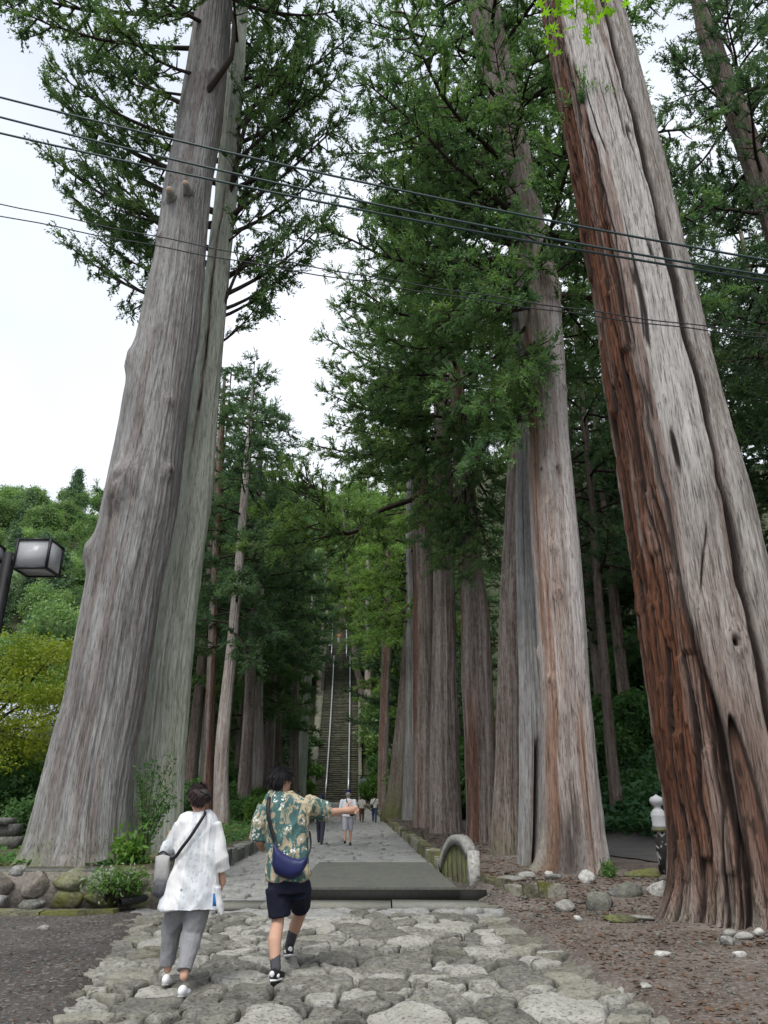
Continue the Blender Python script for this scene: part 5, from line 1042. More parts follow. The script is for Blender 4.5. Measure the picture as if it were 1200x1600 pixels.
# pale roof glimpsed behind the maple
hs = thing('small_house', 'small house with a pale blue-grey roof glimpsed behind the maple', 'house', (-17.5, 32, H(-17.5, 32)))
n = NT('pale_roof_tiles'); f = n.noise(n.mapv(n.coord(), (1, 6, 1)), 4, 3); M['roof'] = n.bsdf(n.mix(f, (.42, .45, .52), (.58, .61, .68)), .6)
MB().box((0, 0, 1.3), (6, 4, 2.6)).build('wall', plain('plaster', (.35, .33, .30), .9), hs)
MB().add([[-3.5, -2.6, 2.5], [3.5, -2.6, 2.5], [3.5, 0, 4.0], [-3.5, 0, 4.0], [3.5, 2.6, 2.5], [-3.5, 2.6, 2.5], [-3.5, -2.6, 2.38], [3.5, -2.6, 2.38], [3.5, 2.6, 2.38], [-3.5, 2.6, 2.38]], [np.array([[0, 1, 2, 3], [3, 2, 4, 5], [6, 7, 1, 0], [5, 4, 8, 9], [6, 9, 8, 7]]), np.array([[1, 7, 8, 4, 2], [0, 3, 5, 9, 6]])]).build('roof', M['roof'], hs)
MB().box((.8, -2.02, 1.4), (1.4, .06, 1.1)).build('window', plain('dark_glass', (.03, .035, .04), .15), hs)

# ---------------------------------------------------------------- maple sprig hanging into the top of the picture
def maple_leaf():
    V = [(0, 0, 0)]; nl = 7; out = []
    for k in range(nl):
        a = R_(-128 + k * 256 / (nl - 1)); L = (.5, .78, .95, 1.0, .95, .78, .5)[k]; out.append((L * math.sin(a), L * math.cos(a), -.12 * L))
        if k < nl - 1:
            a2 = R_(-128 + (k + .5) * 256 / (nl - 1)); out.append((.36 * math.sin(a2), .36 * math.cos(a2), 0))
    V += out; F = [[0, k + 1, k] for k in range(1, len(out))]; return mesh_np('leaf', np.array(V, float), np.array(F))
LEAF = maple_leaf(); LEAF.materials.append(M['sprig'])
sp0 = P(905, -95, 2.05); sg_ = thing('maple_branch', 'bright green maple sprig hanging in front of the giant split cedar', 'branch', sp0)
g = np.random.default_rng(77); w = MB()
for e in ((868, 62, 2.0), (918, 55, 2.02), (895, 20, 1.98), (928, 12, 2.05), (860, 10, 2.05), (840, -30, 2.0)):
    p1 = P(*e) - sp0; u = np.linspace(0, 1, 6); pts = np.outer(u, p1) + np.cumsum(g.normal(0, .006, (6, 3)), 0); w.tube(pts, np.linspace(.004, .0012, 6), 5)
    for f in (.45, .62, .78, .9, 1.0):
        for _ in range(4 if f < 1 else 2):
            o = ob('leaf', LEAF, None, sg_); q = np.array([np.interp(f, u, pts[:, j]) for j in range(3)]) + g.normal(0, .032, 3); o.location = q; s = g.uniform(.030, .044); o.scale = (s, s, s)
            o.rotation_euler = (R_(g.uniform(-40, 60)), R_(g.uniform(-40, 40)), R_(180 + g.uniform(-70, 70)))
w.tube([(0, 0, 0), (.12, .0, .10), (.5, .15, .42), (1.2, .3, .75)], (.004, .006, .011, .02), 6)
w.build('twig', M['branch'], sg_)
# ---------------------------------------------------------------- lamp post, cables
M['black'] = plain('black_paint', (.014, .014, .016), .5, .2, 20)
n = NT('frosted_glass'); f = n.noise(n.mapv(n.coord(), (1, 1, 22)), 2, 3)
b_ = n.node('ShaderNodeBsdfPrincipled'); n.set(b_.inputs['Base Color'], n.mix(f, (.55, .56, .57), (.8, .81, .82))); b_.inputs['Roughness'].default_value = .25
t_ = n.node('ShaderNodeBsdfTranslucent'); t_.inputs['Color'].default_value = (.85, .86, .88, 1); m_ = n.node('ShaderNodeMixShader'); m_.inputs[0].default_value = .55
n.t.links.new(b_.outputs[0], m_.inputs[1]); n.t.links.new(t_.outputs[0], m_.inputs[2]); n.t.links.new(m_.outputs[0], n.out.inputs['Surface']); M['frost'] = n.m
lp = P(14, 872, 6.9); lamp = thing('lamp_post', 'black lamp post with square frosted lanterns at the left', 'lamp post', (lp[0], lp[1], 0.0))
zt = lp[2]
MB().box((0, 0, zt / 2 - .1), (.085, .085, zt + .3)).build('post', M['black'], lamp)
MB().box((0, 0, zt - .02), (.62, .05, .06)).build('arm', M['black'], lamp)
MB().box((0, 0, .06), (.26, .26, .2)).build('base', M['concrete'], lamp)
for sx in (1, -1):
    cx, W_, D_, H_ = sx * .30, .32, .30, .29; zc = zt + .0
    fr = MB()
    for a in (-1, 1):
        for b2 in (-1, 1):
            fr.box((cx + a * W_ / 2, b2 * D_ / 2, zc), (.022, .022, H_ + .022)); fr.box((cx, a * D_ / 2, zc + b2 * H_ / 2), (W_ - .022, .0215, .0215)); fr.box((cx + a * W_ / 2, 0, zc + b2 * H_ / 2), (.0215, D_ - .022, .0215))
    l_ = fr.build('lantern', M['black'], lamp)
    MB().box((cx, 0, zc + H_ / 2 + .004), (W_ + .01, D_ + .01, .012)).build('lid', M['black'], l_)
    for a in (-1, 1):
        MB().box((cx, a * (D_ / 2 - .004), zc), (W_ - .022, .004, H_ - .022)).build('pane', M['frost'], l_); MB().box((cx + a * (W_ / 2 - .004), 0, zc), (.004, D_ - .03, H_ - .022)).build('pane', M['frost'], l_)
    MB().box((cx, 0, zc - H_ / 2 + .004), (W_ - .03, D_ - .03, .004)).build('pane', M['frost'], l_)
M['cable'] = plain('green_black_cable', (.03, .055, .055), .45, .15, 10); M['cable2'] = plain('black_cable', (.022, .028, .028), .6, .2, 10)
for q, (a, b2, c2_, d, r, lb) in enumerate(((152, 292, 407, 8.2, .017, 'uppermost thick green overhead cable crossing both giant trunks'), (183, 322, 431, 8.2, .017, 'middle thick green overhead cable, just above its twin'), (208, 335, 439, 8.25, .017, 'lowest of the three thick green overhead cables'), (318, 436, 522, 8.6, .009, 'upper one of the two thin black overhead wires'), (337, 446, 528, 8.6, .009, 'lower one of the two thin black overhead wires'))):
    k = np.polyfit([0, 600, 1200], [a, b2, c2_], 2); px = np.linspace(-700, 1900, 90); py = np.polyval(k, px); pts = np.array([P(x, y, d) for x, y in zip(px, py)])
    if q > 2: pts[:, 2] += .012 * np.sin(np.arange(90) * 1.1 + q)
    b = MB().tube(pts, r, 7)
    tag(b.build('overhead_cable', M['cable'] if q < 3 else M['cable2'], smooth=True), lb, 'cable')

# ---------------------------------------------------------------- people
def remesh(name, pieces, voxel, smooth=3, wrinkle=0, wf=7.0, seed=0):
    b = MB()
    for V, F in pieces: b.add(V, F)
    me = b.mesh('tmp'); o = bpy.data.objects.new('tmp', me); COL.objects.link(o)
    m = o.modifiers.new('r', 'REMESH'); m.mode = 'VOXEL'; m.voxel_size = voxel
    if smooth: m2 = o.modifiers.new('s', 'SMOOTH'); m2.iterations = smooth; m2.factor = .5
    dg = bpy.context.evaluated_depsgraph_get(); r = bpy.data.meshes.new_from_object(o.evaluated_get(dg)); bpy.data.objects.remove(o); bpy.data.meshes.remove(me)
    r.name = name; nv = len(r.vertices)
    if wrinkle and nv:
        co = np.empty(nv * 3, np.float32); r.vertices.foreach_get('co', co); co = co.reshape(-1, 3).astype(float); nr = np.empty(nv * 3, np.float32); r.vertices.foreach_get('normal', nr); nr = nr.reshape(-1, 3)
        wv = fbm(co[:, 0] * wf + co[:, 2] * wf * .5, co[:, 1] * wf, co[:, 2] * wf * .45, 3, seed) + .6 * (1 - 2 * np.abs(vnoise(co[:, 0] * wf * .9 - co[:, 2] * wf * .8, co[:, 1] * wf, co[:, 2] * wf * .5, seed + 3)))
        r.vertices.foreach_set('co', (co + nr * (wrinkle * wv)[:, None]).astype(np.float32).ravel())
    r.polygons.foreach_set('use_smooth', np.ones(len(r.polygons), bool)); r.update(); return r
def limb(pts, rad, n=10, sides=12, cap=True):
    pts = np.asarray(pts, float); q = np.concatenate([[0], np.cumsum(np.linalg.norm(np.diff(pts, axis=0), axis=1))]); t = np.linspace(0, q[-1], n * (len(pts) - 1) + 1)
    p = np.stack([np.interp(t, q, pts[:, k]) for k in range(3)], -1); r = np.interp(t, q, rad)
    if not cap: return tube_np(p, r, sides)
    d0 = p[1] - p[0]; d0 /= np.linalg.norm(d0); d1 = p[-1] - p[-2]; d1 /= np.linalg.norm(d1); a = np.array([1.0, .8, .45])
    p = np.vstack([[p[0] - d0 * r[0] * k for k in a], p, [p[-1] + d1 * r[-1] * k for k in a[::-1]]]); r = np.concatenate([r[0] * np.array([.12, .6, .89]), r, r[-1] * np.array([.89, .6, .12])])
    return tube_np(p, r, sides)
def ell(c, rad, B=np.eye(3), nu=18, nv=12):
    V, F = sph_np((0, 0, 0), 1.0, nu, nv); return (V * np.asarray(rad)) @ np.asarray(B) + np.asarray(c), F     # B rows: lateral, forward, up
def rings(lst, lat, fwd, sides=22):
    """closed loft of horizontal ellipses: (centre, lateral radius, depth radius)"""
    a = np.arange(sides) * 2 * math.pi / sides; n_ = len(lst); t = np.linspace(0, n_ - 1, (n_ - 1) * 5 + 1); C = np.array([x[0] for x in lst], float); A = np.array([x[1:3] for x in lst], float)
    C = np.stack([np.interp(t, range(n_), C[:, k]) for k in range(3)], -1); A = np.stack([np.interp(t, range(n_), A[:, k]) for k in range(2)], -1)
    V = (C[:, None] + A[:, 0, None, None] * np.cos(a)[None, :, None] * lat + A[:, 1, None, None] * np.sin(a)[None, :, None] * fwd).reshape(-1, 3); m = len(C)
    i = np.arange(m - 1)[:, None] * sides; j = np.arange(sides)[None]; k = (j + 1) % sides; F = np.stack([i + j, i + k, i + sides + k, i + sides + j], -1).reshape(-1, 4)
    V = np.vstack([V, C[0], C[-1]]); jj = np.arange(sides); kk = (jj + 1) % sides
    return V, [F, np.concatenate([np.stack([kk, jj, np.full(sides, m * sides)], -1), np.stack([jj + (m - 1) * sides, kk + (m - 1) * sides, np.full(sides, m * sides + 1)], -1)])]
def unit(v): v = np.asarray(v, float); return v / (np.linalg.norm(v) + 1e-9)
def hand(w, d, side, s=1.0, curl=.5, thumb=1):
    """palm with four fingers and a thumb; d: direction of the hand, side: across the palm towards the thumb"""
    d = unit(d); side = unit(np.asarray(side) - d * np.dot(side, d)); nrm = np.cross(d, side) * thumb; out = [limb([w, w + d * .045 * s, w + d * .085 * s], np.array([.027, .036, .034]) * s, 4, 10), ell(w + d * .055 * s, np.array([.038, .047, .017]) * s, np.array([side, d, np.cross(side, d)]), 12, 8)]
    for k, (o, L) in enumerate(((.029, .068), (.010, .078), (-.010, .072), (-.029, .055))):
        p = [w + d * .085 * s + side * o * s]; dv = d.copy()
        for f in (.45, .32, .23): dv = unit(dv + nrm * curl * (1.0 if f < .4 else .55)); p.append(p[-1] + dv * L * f * s)
        out.append(limb(p, np.array([.0095, .009, .0085, .0075]) * s, 3, 8))
    p0 = w + d * .03 * s + side * .034 * s; p1 = p0 + unit(d * .6 + side * .8) * .04 * s; p2 = p1 + unit(d * .9 + side * .25 + nrm * .4) * .032 * s
    out.append(limb([p0, p1, p2], np.array([.013, .011, .009]) * s, 3, 8)); return out
def basis(yaw, tilt=0.0):
    """yaw 0 looks along +Y, positive turns towards +X; rows lateral (right), forward, up"""
    f = np.array([math.sin(yaw) * math.cos(tilt), math.cos(yaw) * math.cos(tilt), math.sin(tilt)]); r = np.array([math.cos(yaw), -math.sin(yaw), 0]); return np.array([r, f, np.cross(r, f)])
def head_pieces(c, B, s):
    r, f, u = B; E = lambda o, rad: ell(c + (r * o[0] + f * o[1] + u * o[2]) * s, np.array(rad) * s, B)
    return [E((0, -.008, .02), (.075, .094, .09)), E((0, .030, -.045), (.056, .058, .068)), E((0, .078, -.015), (.013, .02, .03)), E((0, .096, -.026), (.015, .017, .013)), E((0, .082, -.058), (.024, .014, .010)), E((.078, -.01, -.008), (.010, .020, .032)), E((-.078, -.01, -.008), (.010, .020, .032)), E((0, .075, -.085), (.022, .018, .018))]
M['skin'] = plain('skin', (.50, .30, .215), .7, .14, 22, spec=.2); M['hair_b'] = None
def hair_mat(name, col):
    n = NT(name); v = n.coord(); f = n.noise(n.mapv(v, (60, 60, 9)), 1, 4, .6); return n.bsdf(n.mix(f, tuple(x * .5 for x in col), tuple(x * 1.8 for x in col)), .55, n.bump(f, .9, .012), .25)
M['hair_b'] = hair_mat('black_hair', (.012, .011, .012)); M['hair_br'] = hair_mat('dark_brown_hair', (.028, .018, .016)); M['hair_g'] = hair_mat('grey_hair', (.28, .27, .26))
def hair_mesh(c, B, s, nape=-.07, front=.03, brow=.055, puff=1.0, seed=0):
    V, F = sph_np((0, 0, 0), 1.0, 48, 34); f = fbm(V[:, 0] * 9, V[:, 1] * 9, V[:, 2] * 1.6, 3, seed); V = V * (np.array([.088, .105, .103]) * puff) * (1 + .022 * f)[:, None]; V[:, 2] = np.where(V[:, 2] < 0, V[:, 2] * 1.12, V[:, 2]); V += [0, -.012, .022]
    fc = V[F].mean(1); keep = ~(((fc[:, 1] > front + .012 * np.sin(fc[:, 0] * 90)) & (fc[:, 2] < brow)) | (fc[:, 2] < nape + .008 * np.sin(fc[:, 0] * 160))); keep &= ~((np.abs(fc[:, 0]) > .05) & (fc[:, 1] > -.035) & (fc[:, 2] < .0))
    V2 = (V * s) @ B + c; inner = ((V * .93) * s) @ B + c; nV = len(V); F2 = np.concatenate([F[keep], F[keep][:, ::-1] + nV]); return mesh_np('hair', np.vstack([V2, inner]), F2, True)
def strands(parent, c, B, s, n, mat, nape, front, brow, ln=(.03, .07), seed=0, puff=1.0):
    g = np.random.default_rng(seed); b = MB(); k = 0
    while k < n:
        u = g.normal(size=3); u /= np.linalg.norm(u); p = u * np.array([.088, .105, .103]) * puff
        if p[2] < 0: p[2] *= 1.12
        p = p + [0, -.012, .022]
        if (p[1] > front and p[2] < brow) or p[2] < nape + .012 or (abs(p[0]) > .05 and p[1] > -.035 and p[2] < .012): continue
        dn = np.array([0, -.25 if p[1] < 0 else .6, -1.0]); t = dn - u * np.dot(dn, u); t = t / (np.linalg.norm(t) + 1e-6) + g.normal(0, .30, 3); L = g.uniform(*ln); w = np.cross(t, u); w *= .0028 / (np.linalg.norm(w) + 1e-6)
        q0, q1, q2 = p + u * .001, p + t * L * .5 + u * .009, p + t * L - u * (L * L * 3) + u * .012; b.add((np.array([q0 - w, q0 + w, q1 + w, q1 - w, q2]) * s) @ B + c, [np.array([[0, 1, 2, 3]]), np.array([[3, 2, 4]])]); k += 1
    b.build('strands', mat, parent)
def face_parts(body, c, B, s):
    r, f, u = B; V = []
    for sx in (-1, 1):
        b = MB(); b.add(*ell(c + (r * .030 * sx + f * .077 + u * .008) * s, np.array([.012, .010, .009]) * s, B, 10, 8)); e = b.build('eye', plain('eye_white', (.75, .74, .72), .2), body, True)
        b = MB(); b.add(*ell(c + (r * .030 * sx + f * .084 + u * .008) * s, np.array([.006, .005, .006]) * s, B, 8, 6)); b.build('iris', M['hair_b'], e, True)
    b = MB(); b.add(*ell(c + (f * .0915 + u * -.058) * s, np.array([.020, .007, .006]) * s, B, 10, 6)); b.build('mouth', plain('lips', (.42, .17, .14), .5), body, True)
def shoe_pieces(an, toe_dir, s=1.0, z0=None, pitch=0.0):
    f = unit(toe_dir); r = unit(np.cross(f, [0, 0, 1])); u = np.cross(r, f); B = np.array([r, f, u]); c = an + f * .035 * s - u * .050 * s
    return [ell(c - f * .05 * s + u * .008 * s, np.array([.042, .072, .050]) * s, B), ell(c + f * .05 * s - u * .008 * s, np.array([.044, .10, .032]) * s, B)], [ell(c - u * .030 * s, np.array([.045, .150, .014]) * s, B)]
def ribbon(pts, w, th, wdir):
    p = np.asarray(pts, float); t = np.gradient(p, axis=0); wd = np.asarray(wdir, float); u = wd - t * (t @ wd)[:, None] / ((t**2).sum(1)[:, None] + 1e-9); u /= np.linalg.norm(u, axis=1)[:, None]; nn = np.cross(t, u); nn /= np.linalg.norm(nn, axis=1)[:, None]
    V = np.stack([p + sx * w / 2 * u + sy * th / 2 * nn for sx, sy in ((-1, -1), (1, -1), (1, 1), (-1, 1))], 1).reshape(-1, 3); n_ = len(p); i = np.arange(n_ - 1)[:, None] * 4; j = np.arange(4)[None]; k = (j + 1) % 4
    return V, [np.concatenate([np.stack([i + j, i + k, i + 4 + k, i + 4 + j], -1).reshape(-1, 4), [[0, 1, 2, 3], [n_ * 4 - 1, n_ * 4 - 2, n_ * 4 - 3, n_ * 4 - 4]]])]
def curve(pts, n=24):
    pts = np.asarray(pts, float); q = np.concatenate([[0], np.cumsum(np.linalg.norm(np.diff(pts, axis=0), axis=1))]); return smooth_interp(np.linspace(0, q[-1], n), q, pts)
def pillow(top, bot, d, thick, nu=26, nv=14, sag=0.0):
    """soft bag between an upper and a lower pixel outline at distance d"""
    u = np.linspace(0, 1, nu); tp = np.array(top, float); bp = np.array(bot, float); V = []
    tu = np.stack([np.interp(u, np.linspace(0, 1, len(tp)), tp[:, k]) for k in (0, 1)], -1); bu = np.stack([np.interp(u, np.linspace(0, 1, len(bp)), bp[:, k]) for k in (0, 1)], -1)
    for sgn in (-1, 1):
        for i_ in range(nu):
            for j in range(nv):
                v = j / (nv - 1); q = tu[i_] * (1 - v) + bu[i_] * v; e = max(0, 1 - (2 * u[i_] - 1)**4)**.5 * max(0, 1 - abs(2 * (v * .92 + .06) - 1)**3)**.6; V.append(P(q[0], q[1], d + sgn * thick * e))
    V = np.array(V); k = (np.arange(nu - 1)[:, None] * nv + np.arange(nv - 1)[None]).ravel(); A = np.stack([k, k + 1, k + nv + 1, k + nv], -1); return V, [np.concatenate([A[:, ::-1], A + nu * nv])]
def cloth(name, col, var=.1, sc=30, rough=.85, bump=.25):
    n = NT(name); v = n.coord(); f = n.noise(v, sc, 4); wv = n.noise(n.mapv(v, (260, 260, 260)), 1, 2); fo = n.noise(n.mapv(v, (16, 16, 7), (0, .5, 0)), 1, 4, .6, .8); return n.bsdf(n.mix(f, tuple(x * (1 - var) for x in col), tuple(min(1, x * (1 + var)) for x in col)), rough, n.bump(wv, bump, .002, n.bump(fo, .5, .03)), .2)

# ---- woman in the white tunic
D = 6.93; Wp = lambda x, y, o=0.0: P(x, y, D + o); lat = np.array([1., 0, 0]); fw = np.array([0, 1., 0])
wm = thing('person', 'person in a white embroidered tunic and grey trousers walking away, hair in a bun', 'person', (Wp(275, 1545)[0], D, 0)); wb_ = np.array(wm.location)
def rp(y, l, r, dep, o=0.0, Dd=None):
    Dd = Dd or D; return (P((l + r) / 2, y, Dd + o), px2m(y, Dd + o, (r - l) / 2), dep)
hc = Wp(309, 1246); HB_ = basis(R_(-24), -.05)
body = head_pieces(hc, HB_, .93) + [limb([Wp(311, 1258), Wp(310, 1285)], [.05, .058], 5)] + [rings([rp(1282, 292, 326, .05), rp(1300, 288, 326, .07), rp(1345, 288, 324, .07), rp(1395, 284, 324, .08)], lat, fw)]
body += [limb([Wp(284, 1292), Wp(262, 1334, .03), Wp(264, 1314, .24)], [.045, .036, .026])] + hand(Wp(264, 1314, .24), (0.02, .10, .12), (.9, .3, 0), .92, .5)
body += [limb([Wp(332, 1292), Wp(343, 1332, 0), Wp(346, 1364, .06)], [.045, .036, .025])] + hand(Wp(346, 1364, .06), (.03, .06, -.2), (-.2, 1, 0), .92, .22, -1)
body += [limb([Wp(286, 1405), Wp(268, 1455, .10), Wp(262, 1514, .12)], [.06, .05, .034]), limb([Wp(313, 1405), Wp(300, 1458, .0), Wp(287, 1526, -.15)], [.06, .05, .034])]
loc0 = lambda pcs: [(np.asarray(V) - wb_, F) for V, F in pcs]
bd = ob('body', remesh('body', loc0(body), .0085, 2), M['skin'], wm)
face_parts(bd, hc - wb_, HB_, .93)
h_ = ob('hair', hair_mesh(hc - wb_, HB_, .95, -.075, .035, .06, 1.0, 3), M['hair_br'], bd); strands(h_, hc - wb_, HB_, .95, 900, M['hair_br'], -.075, .035, .06, (.03, .06), 4)
bun = [ell(Wp(316, 1243, -.10), (.075, .045, .055), basis(.2)), ell(Wp(309, 1239, -.085), (.05, .045, .04)), ell(Wp(322, 1248, -.085), (.045, .04, .042)), ell(Wp(313, 1252, -.08), (.05, .035, .03))]
ob('bun', remesh('bun', loc0(bun), .008, 2, .004, 26, 5), M['hair_br'], h_)
ob('hair_clip', remesh('hair_clip', loc0([limb([Wp(314, 1236, -.135), Wp(322, 1240, -.14), Wp(329, 1246, -.11)], [.012, .015, .012], 5)]), .006, 1), M['black'], h_)
n = NT('white_gauze_tunic'); v = n.coord(); f = n.noise(v, 9, 4); st_ = n.noise(n.mapv(v, (9, 9, .8)), 1, 3, .5); em = n.voro(n.mapv(v, (36, 36, 26)), 1)
band = n.ramp(n.noise(n.mapv(v, (15, 3, .5)), 1, 1), [(.5, 0), (.55, 1)]); dots = n.ramp(em, [(.25, 1), (.42, 0)])
c = n.mix(st_, (.66, .66, .66), (.82, .815, .80)); c = n.mix(n.math('MULTIPLY', band, n.math('ADD', n.math('MULTIPLY', dots, .42), .42)), c, (.40, .45, .50)); c = n.mix(n.math('MULTIPLY', n.ramp(f, [(.4, 1), (.6, 0)]), .08), c, (.50, .55, .55))
M['tunic'] = n.bsdf(c, .9, n.bump(n.noise(n.mapv(v, (17, 17, 5), (0, .35, 0)), 1, 3, .5, .6), .4, .03, n.bump(st_, .35, .02)), .15)
tun = [rings([rp(1267, 293, 328, .06), rp(1274, 283, 335, .085), rp(1284, 276, 340, .10), rp(1310, 275, 340, .115), rp(1345, 271, 340, .125), rp(1375, 262, 341, .145), rp(1405, 253, 344, .16), rp(1420, 249, 346, .165)], lat, fw)]
tun += [limb([Wp(283, 1288), Wp(266, 1322, .02), Wp(260, 1334, .05), Wp(262, 1322, .16)], [.062, .068, .064, .058], cap=False), limb([Wp(334, 1288), Wp(341, 1325), Wp(346, 1361, .04)], [.062, .060, .062], cap=False)]
tun += [rings([rp(1385, 322, 345, .08, .0), rp(1412, 334, 350, .07, .0), rp(1429, 341, 351, .05, .0)], lat, fw)]
tu = ob('tunic', remesh('tunic', loc0(tun), .009, 2, .016, 7, 11), M['tunic'], wm)
M['grey_trouser'] = cloth('grey_trousers', (.25, .25, .258)); tr_ = [rings([rp(1385, 272, 334, .13), rp(1410, 266, 330, .13)], lat, fw), limb([Wp(282, 1405), Wp(268, 1455, .10), Wp(262, 1509, .12)], [.112, .085, .061], cap=False), limb([Wp(312, 1405), Wp(300, 1458, .0), Wp(288, 1517, -.14)], [.112, .087, .063], cap=False)]
ob('trousers', remesh('trousers', loc0(tr_), .009, 2, .008, 9, 12), M['grey_trouser'], wm)
M['white_shoe'] = plain('white_shoe', (.72, .72, .73), .6, .06, 30)
for a, dr_ in ((Wp(261, 1523, .10), (-.1, 1, -.15)), (Wp(287, 1540, -.15), (.1, 1, -.12))):
    up_, so_ = shoe_pieces(a, dr_, .86); s_ = ob('shoe', remesh('shoe', loc0(up_), .007, 2), M['white_shoe'], wm); ob('sole', remesh('sole', loc0(so_), .007, 1), plain('grey_sole', (.35, .34, .33), .8), s_)
strap = [Wp(321, 1268, -.04), Wp(320, 1272, -.11), Wp(310, 1288, -.14), Wp(297, 1308, -.155), Wp(284, 1325, -.145), Wp(273, 1340, -.09), Wp(262, 1342, .0)]
b = MB(); b.add(*ribbon(curve(strap) - wb_, .026, .008, (1, 0, -1.2)));
hb = thing('shoulder_bag', 'grey fabric handbag with a black strap worn by the person in the white tunic', 'bag', (wb_[0], wb_[1], .5)); o_ = np.array(hb.location)
b = MB(); b.add(*ribbon(curve(strap) - o_, .026, .008, (1, 0, -1.2))); b.build('strap', M['black'], hb)
M['bag_grey'] = cloth('pale_grey_canvas', (.36, .355, .345), .12)
V, F = pillow([(243, 1338), (254, 1335), (267, 1338)], [(240, 1380), (250, 1384), (262, 1382)], D - .02, .07); ob('pouch', mesh_np('pouch', V - o_, F, True), M['bag_grey'], hb)
V, F = pillow([(241, 1374), (250, 1376), (263, 1374)], [(237, 1397), (246, 1404), (258, 1402)], D - .02, .075); ob('pouch_base', mesh_np('pouch_base', V - o_, F, True), cloth('dark_grey_canvas', (.09, .09, .10), .5, 40), hb)
b = MB(); b.add(*ribbon(curve([Wp(243, 1340, 0), Wp(255, 1330, -.02), Wp(268, 1342, -.02)]) - o_, .02, .01, (0, 1, 0))); b.build('handle', M['black'], hb)
V, F = pillow([(333, 1396), (336, 1396)], [(332, 1416), (338, 1416)], D - .125, .02, 8, 6); tag(ob('blue_pouch', mesh_np('blue_pouch', V, F, True), cloth('blue_cloth', (.03, .16, .42))), 'small blue pouch showing in the slit of the white tunic', 'pouch')

# ---- man in the floral shirt
D = 7.4; Mp = lambda x, y, o=0.0: P(x, y, D + o)
mn = thing('person', 'person in a teal and cream floral shirt and navy shorts pointing to the side', 'person', (Mp(445, 1520)[0], D, 0)); wb_ = np.array(mn.location)
hc = Mp(440, 1219); HB_ = basis(R_(48), .02)
body = head_pieces(hc, HB_, 1.02) + [limb([Mp(439, 1232), Mp(440, 1256)], [.056, .065], 5), rings([rp(1254, 430, 464, .06), rp(1290, 428, 468, .08), rp(1340, 430, 468, .08), rp(1380, 432, 468, .08)], lat, fw)]
sh, el_, wr = Mp(474, 1262), Mp(510, 1270, .16), Mp(537, 1267, .30)
body += [limb([sh, el_, wr], [.055, .044, .030])] + hand(wr, wr - el_, (0, -.2, 1), 1.08, 1.05, 1)
body += [limb([Mp(422, 1266), Mp(406, 1314, .0), Mp(409, 1326, .26)], [.055, .044, .030])] + hand(Mp(409, 1326, .26), (.02, .25, .02), (.1, 0, 1), 1.05, .6, -1)
body += [limb([Mp(436, 1390), Mp(434, 1440, -.02), Mp(429, 1470, -.12), Mp(430, 1513, -.20)], [.06, .058, .060, .037]), limb([Mp(464, 1388), Mp(470, 1424, .34), Mp(461, 1448, .42), Mp(452, 1478, .52)], [.06, .058, .058, .037])]
bd = ob('body', remesh('body', loc0(body), .0085, 2), M['skin'], mn); face_parts(bd, hc - wb_, HB_, 1.02)
h_ = ob('hair', hair_mesh(hc - wb_, HB_, 1.04, -.078, .045, .055, 1.0, 9), M['hair_b'], bd); strands(h_, hc - wb_, HB_, 1.04, 1300, M['hair_b'], -.082, .045, .055, (.035, .08), 6)
gl = MB(); r_, f_, u_ = HB_
for sx in (-1, 1):
    cc = hc + r_ * .033 * sx + f_ * .098 + u_ * .012; a = np.linspace(0, 2 * math.pi, 15); gl.tube([cc + r_ * .024 * math.cos(k) + u_ * .018 * math.sin(k) for k in a], .0025, 5); gl.tube([cc + r_ * .024 * sx, hc + r_ * .079 * sx + f_ * .06 + u_ * .014, hc + r_ * .084 * sx - f_ * .01 + u_ * .012], .0028, 5)
gl.tube([hc + r_ * -.009 + f_ * .1 + u_ * .014, hc + r_ * .009 + f_ * .1 + u_ * .014], .0025, 5)
gm = gl.mesh('glasses'); gm.transform(Matrix.Translation(Vector(-wb_))); ob('glasses', gm, plain('thin_metal', (.25, .22, .18), .3, metal=.7), mn)
n = NT('floral_shirt'); v = n.coord(); wv = n.noise(v, 6, 3, .6); d1 = n.noise(n.mapv(v, (11, 11, 6.5)), 1, 4, .62, .9); d2 = n.noise(n.mapv(v, (17, 17, 12), (0, .5, 0)), 1, 3, .6, .6)
c = n.mix(wv, (.36, .30, .19), (.52, .45, .32)); c = n.mix(n.ramp(d1, [(.465, 0), (.51, 1)]), c, n.mix(wv, (.035, .085, .085), (.09, .19, .18))); c = n.mix(n.math('MULTIPLY', n.ramp(d2, [(.60, 0), (.64, 1)]), .8), c, (.16, .20, .12))
vo = n.voro(v, 15, out='Distance'); pet = n.voro(v, 46, out='Distance'); sel = n.sep(n.voro(v, 15, out='Color'))[0]
fl_ = n.math('MULTIPLY', n.ramp(vo, [(.36, 1), (.44, 0)]), n.math('MULTIPLY', n.ramp(pet, [(.42, 1), (.52, 0)]), n.ramp(sel, [(.50, 0), (.52, 1)])))
c = n.mix(fl_, c, (.72, .72, .66)); M['floral'] = n.bsdf(c, .8, n.bump(n.noise(n.mapv(v, (14, 14, 7), (0, .4, 0)), 1, 4, .6, .9), .5, .035, n.bump(n.noise(v, 180, 2), .2, .003)), .2)
shp = [rings([rp(1236, 423, 456, .07), rp(1243, 416, 468, .10), rp(1254, 410, 484, .125), rp(1285, 413, 484, .14), rp(1320, 415, 482, .145), rp(1350, 416, 484, .15), rp(1366, 416, 488, .155), rp(1376, 416, 482, .15)], lat, fw),
       limb([Mp(480, 1258), Mp(498, 1264, .09), Mp(508, 1268, .15)], [.092, .100, .104], cap=False), limb([Mp(416, 1260), Mp(408, 1285, .0), Mp(404, 1312, .02)], [.075, .080, .082], cap=False)]
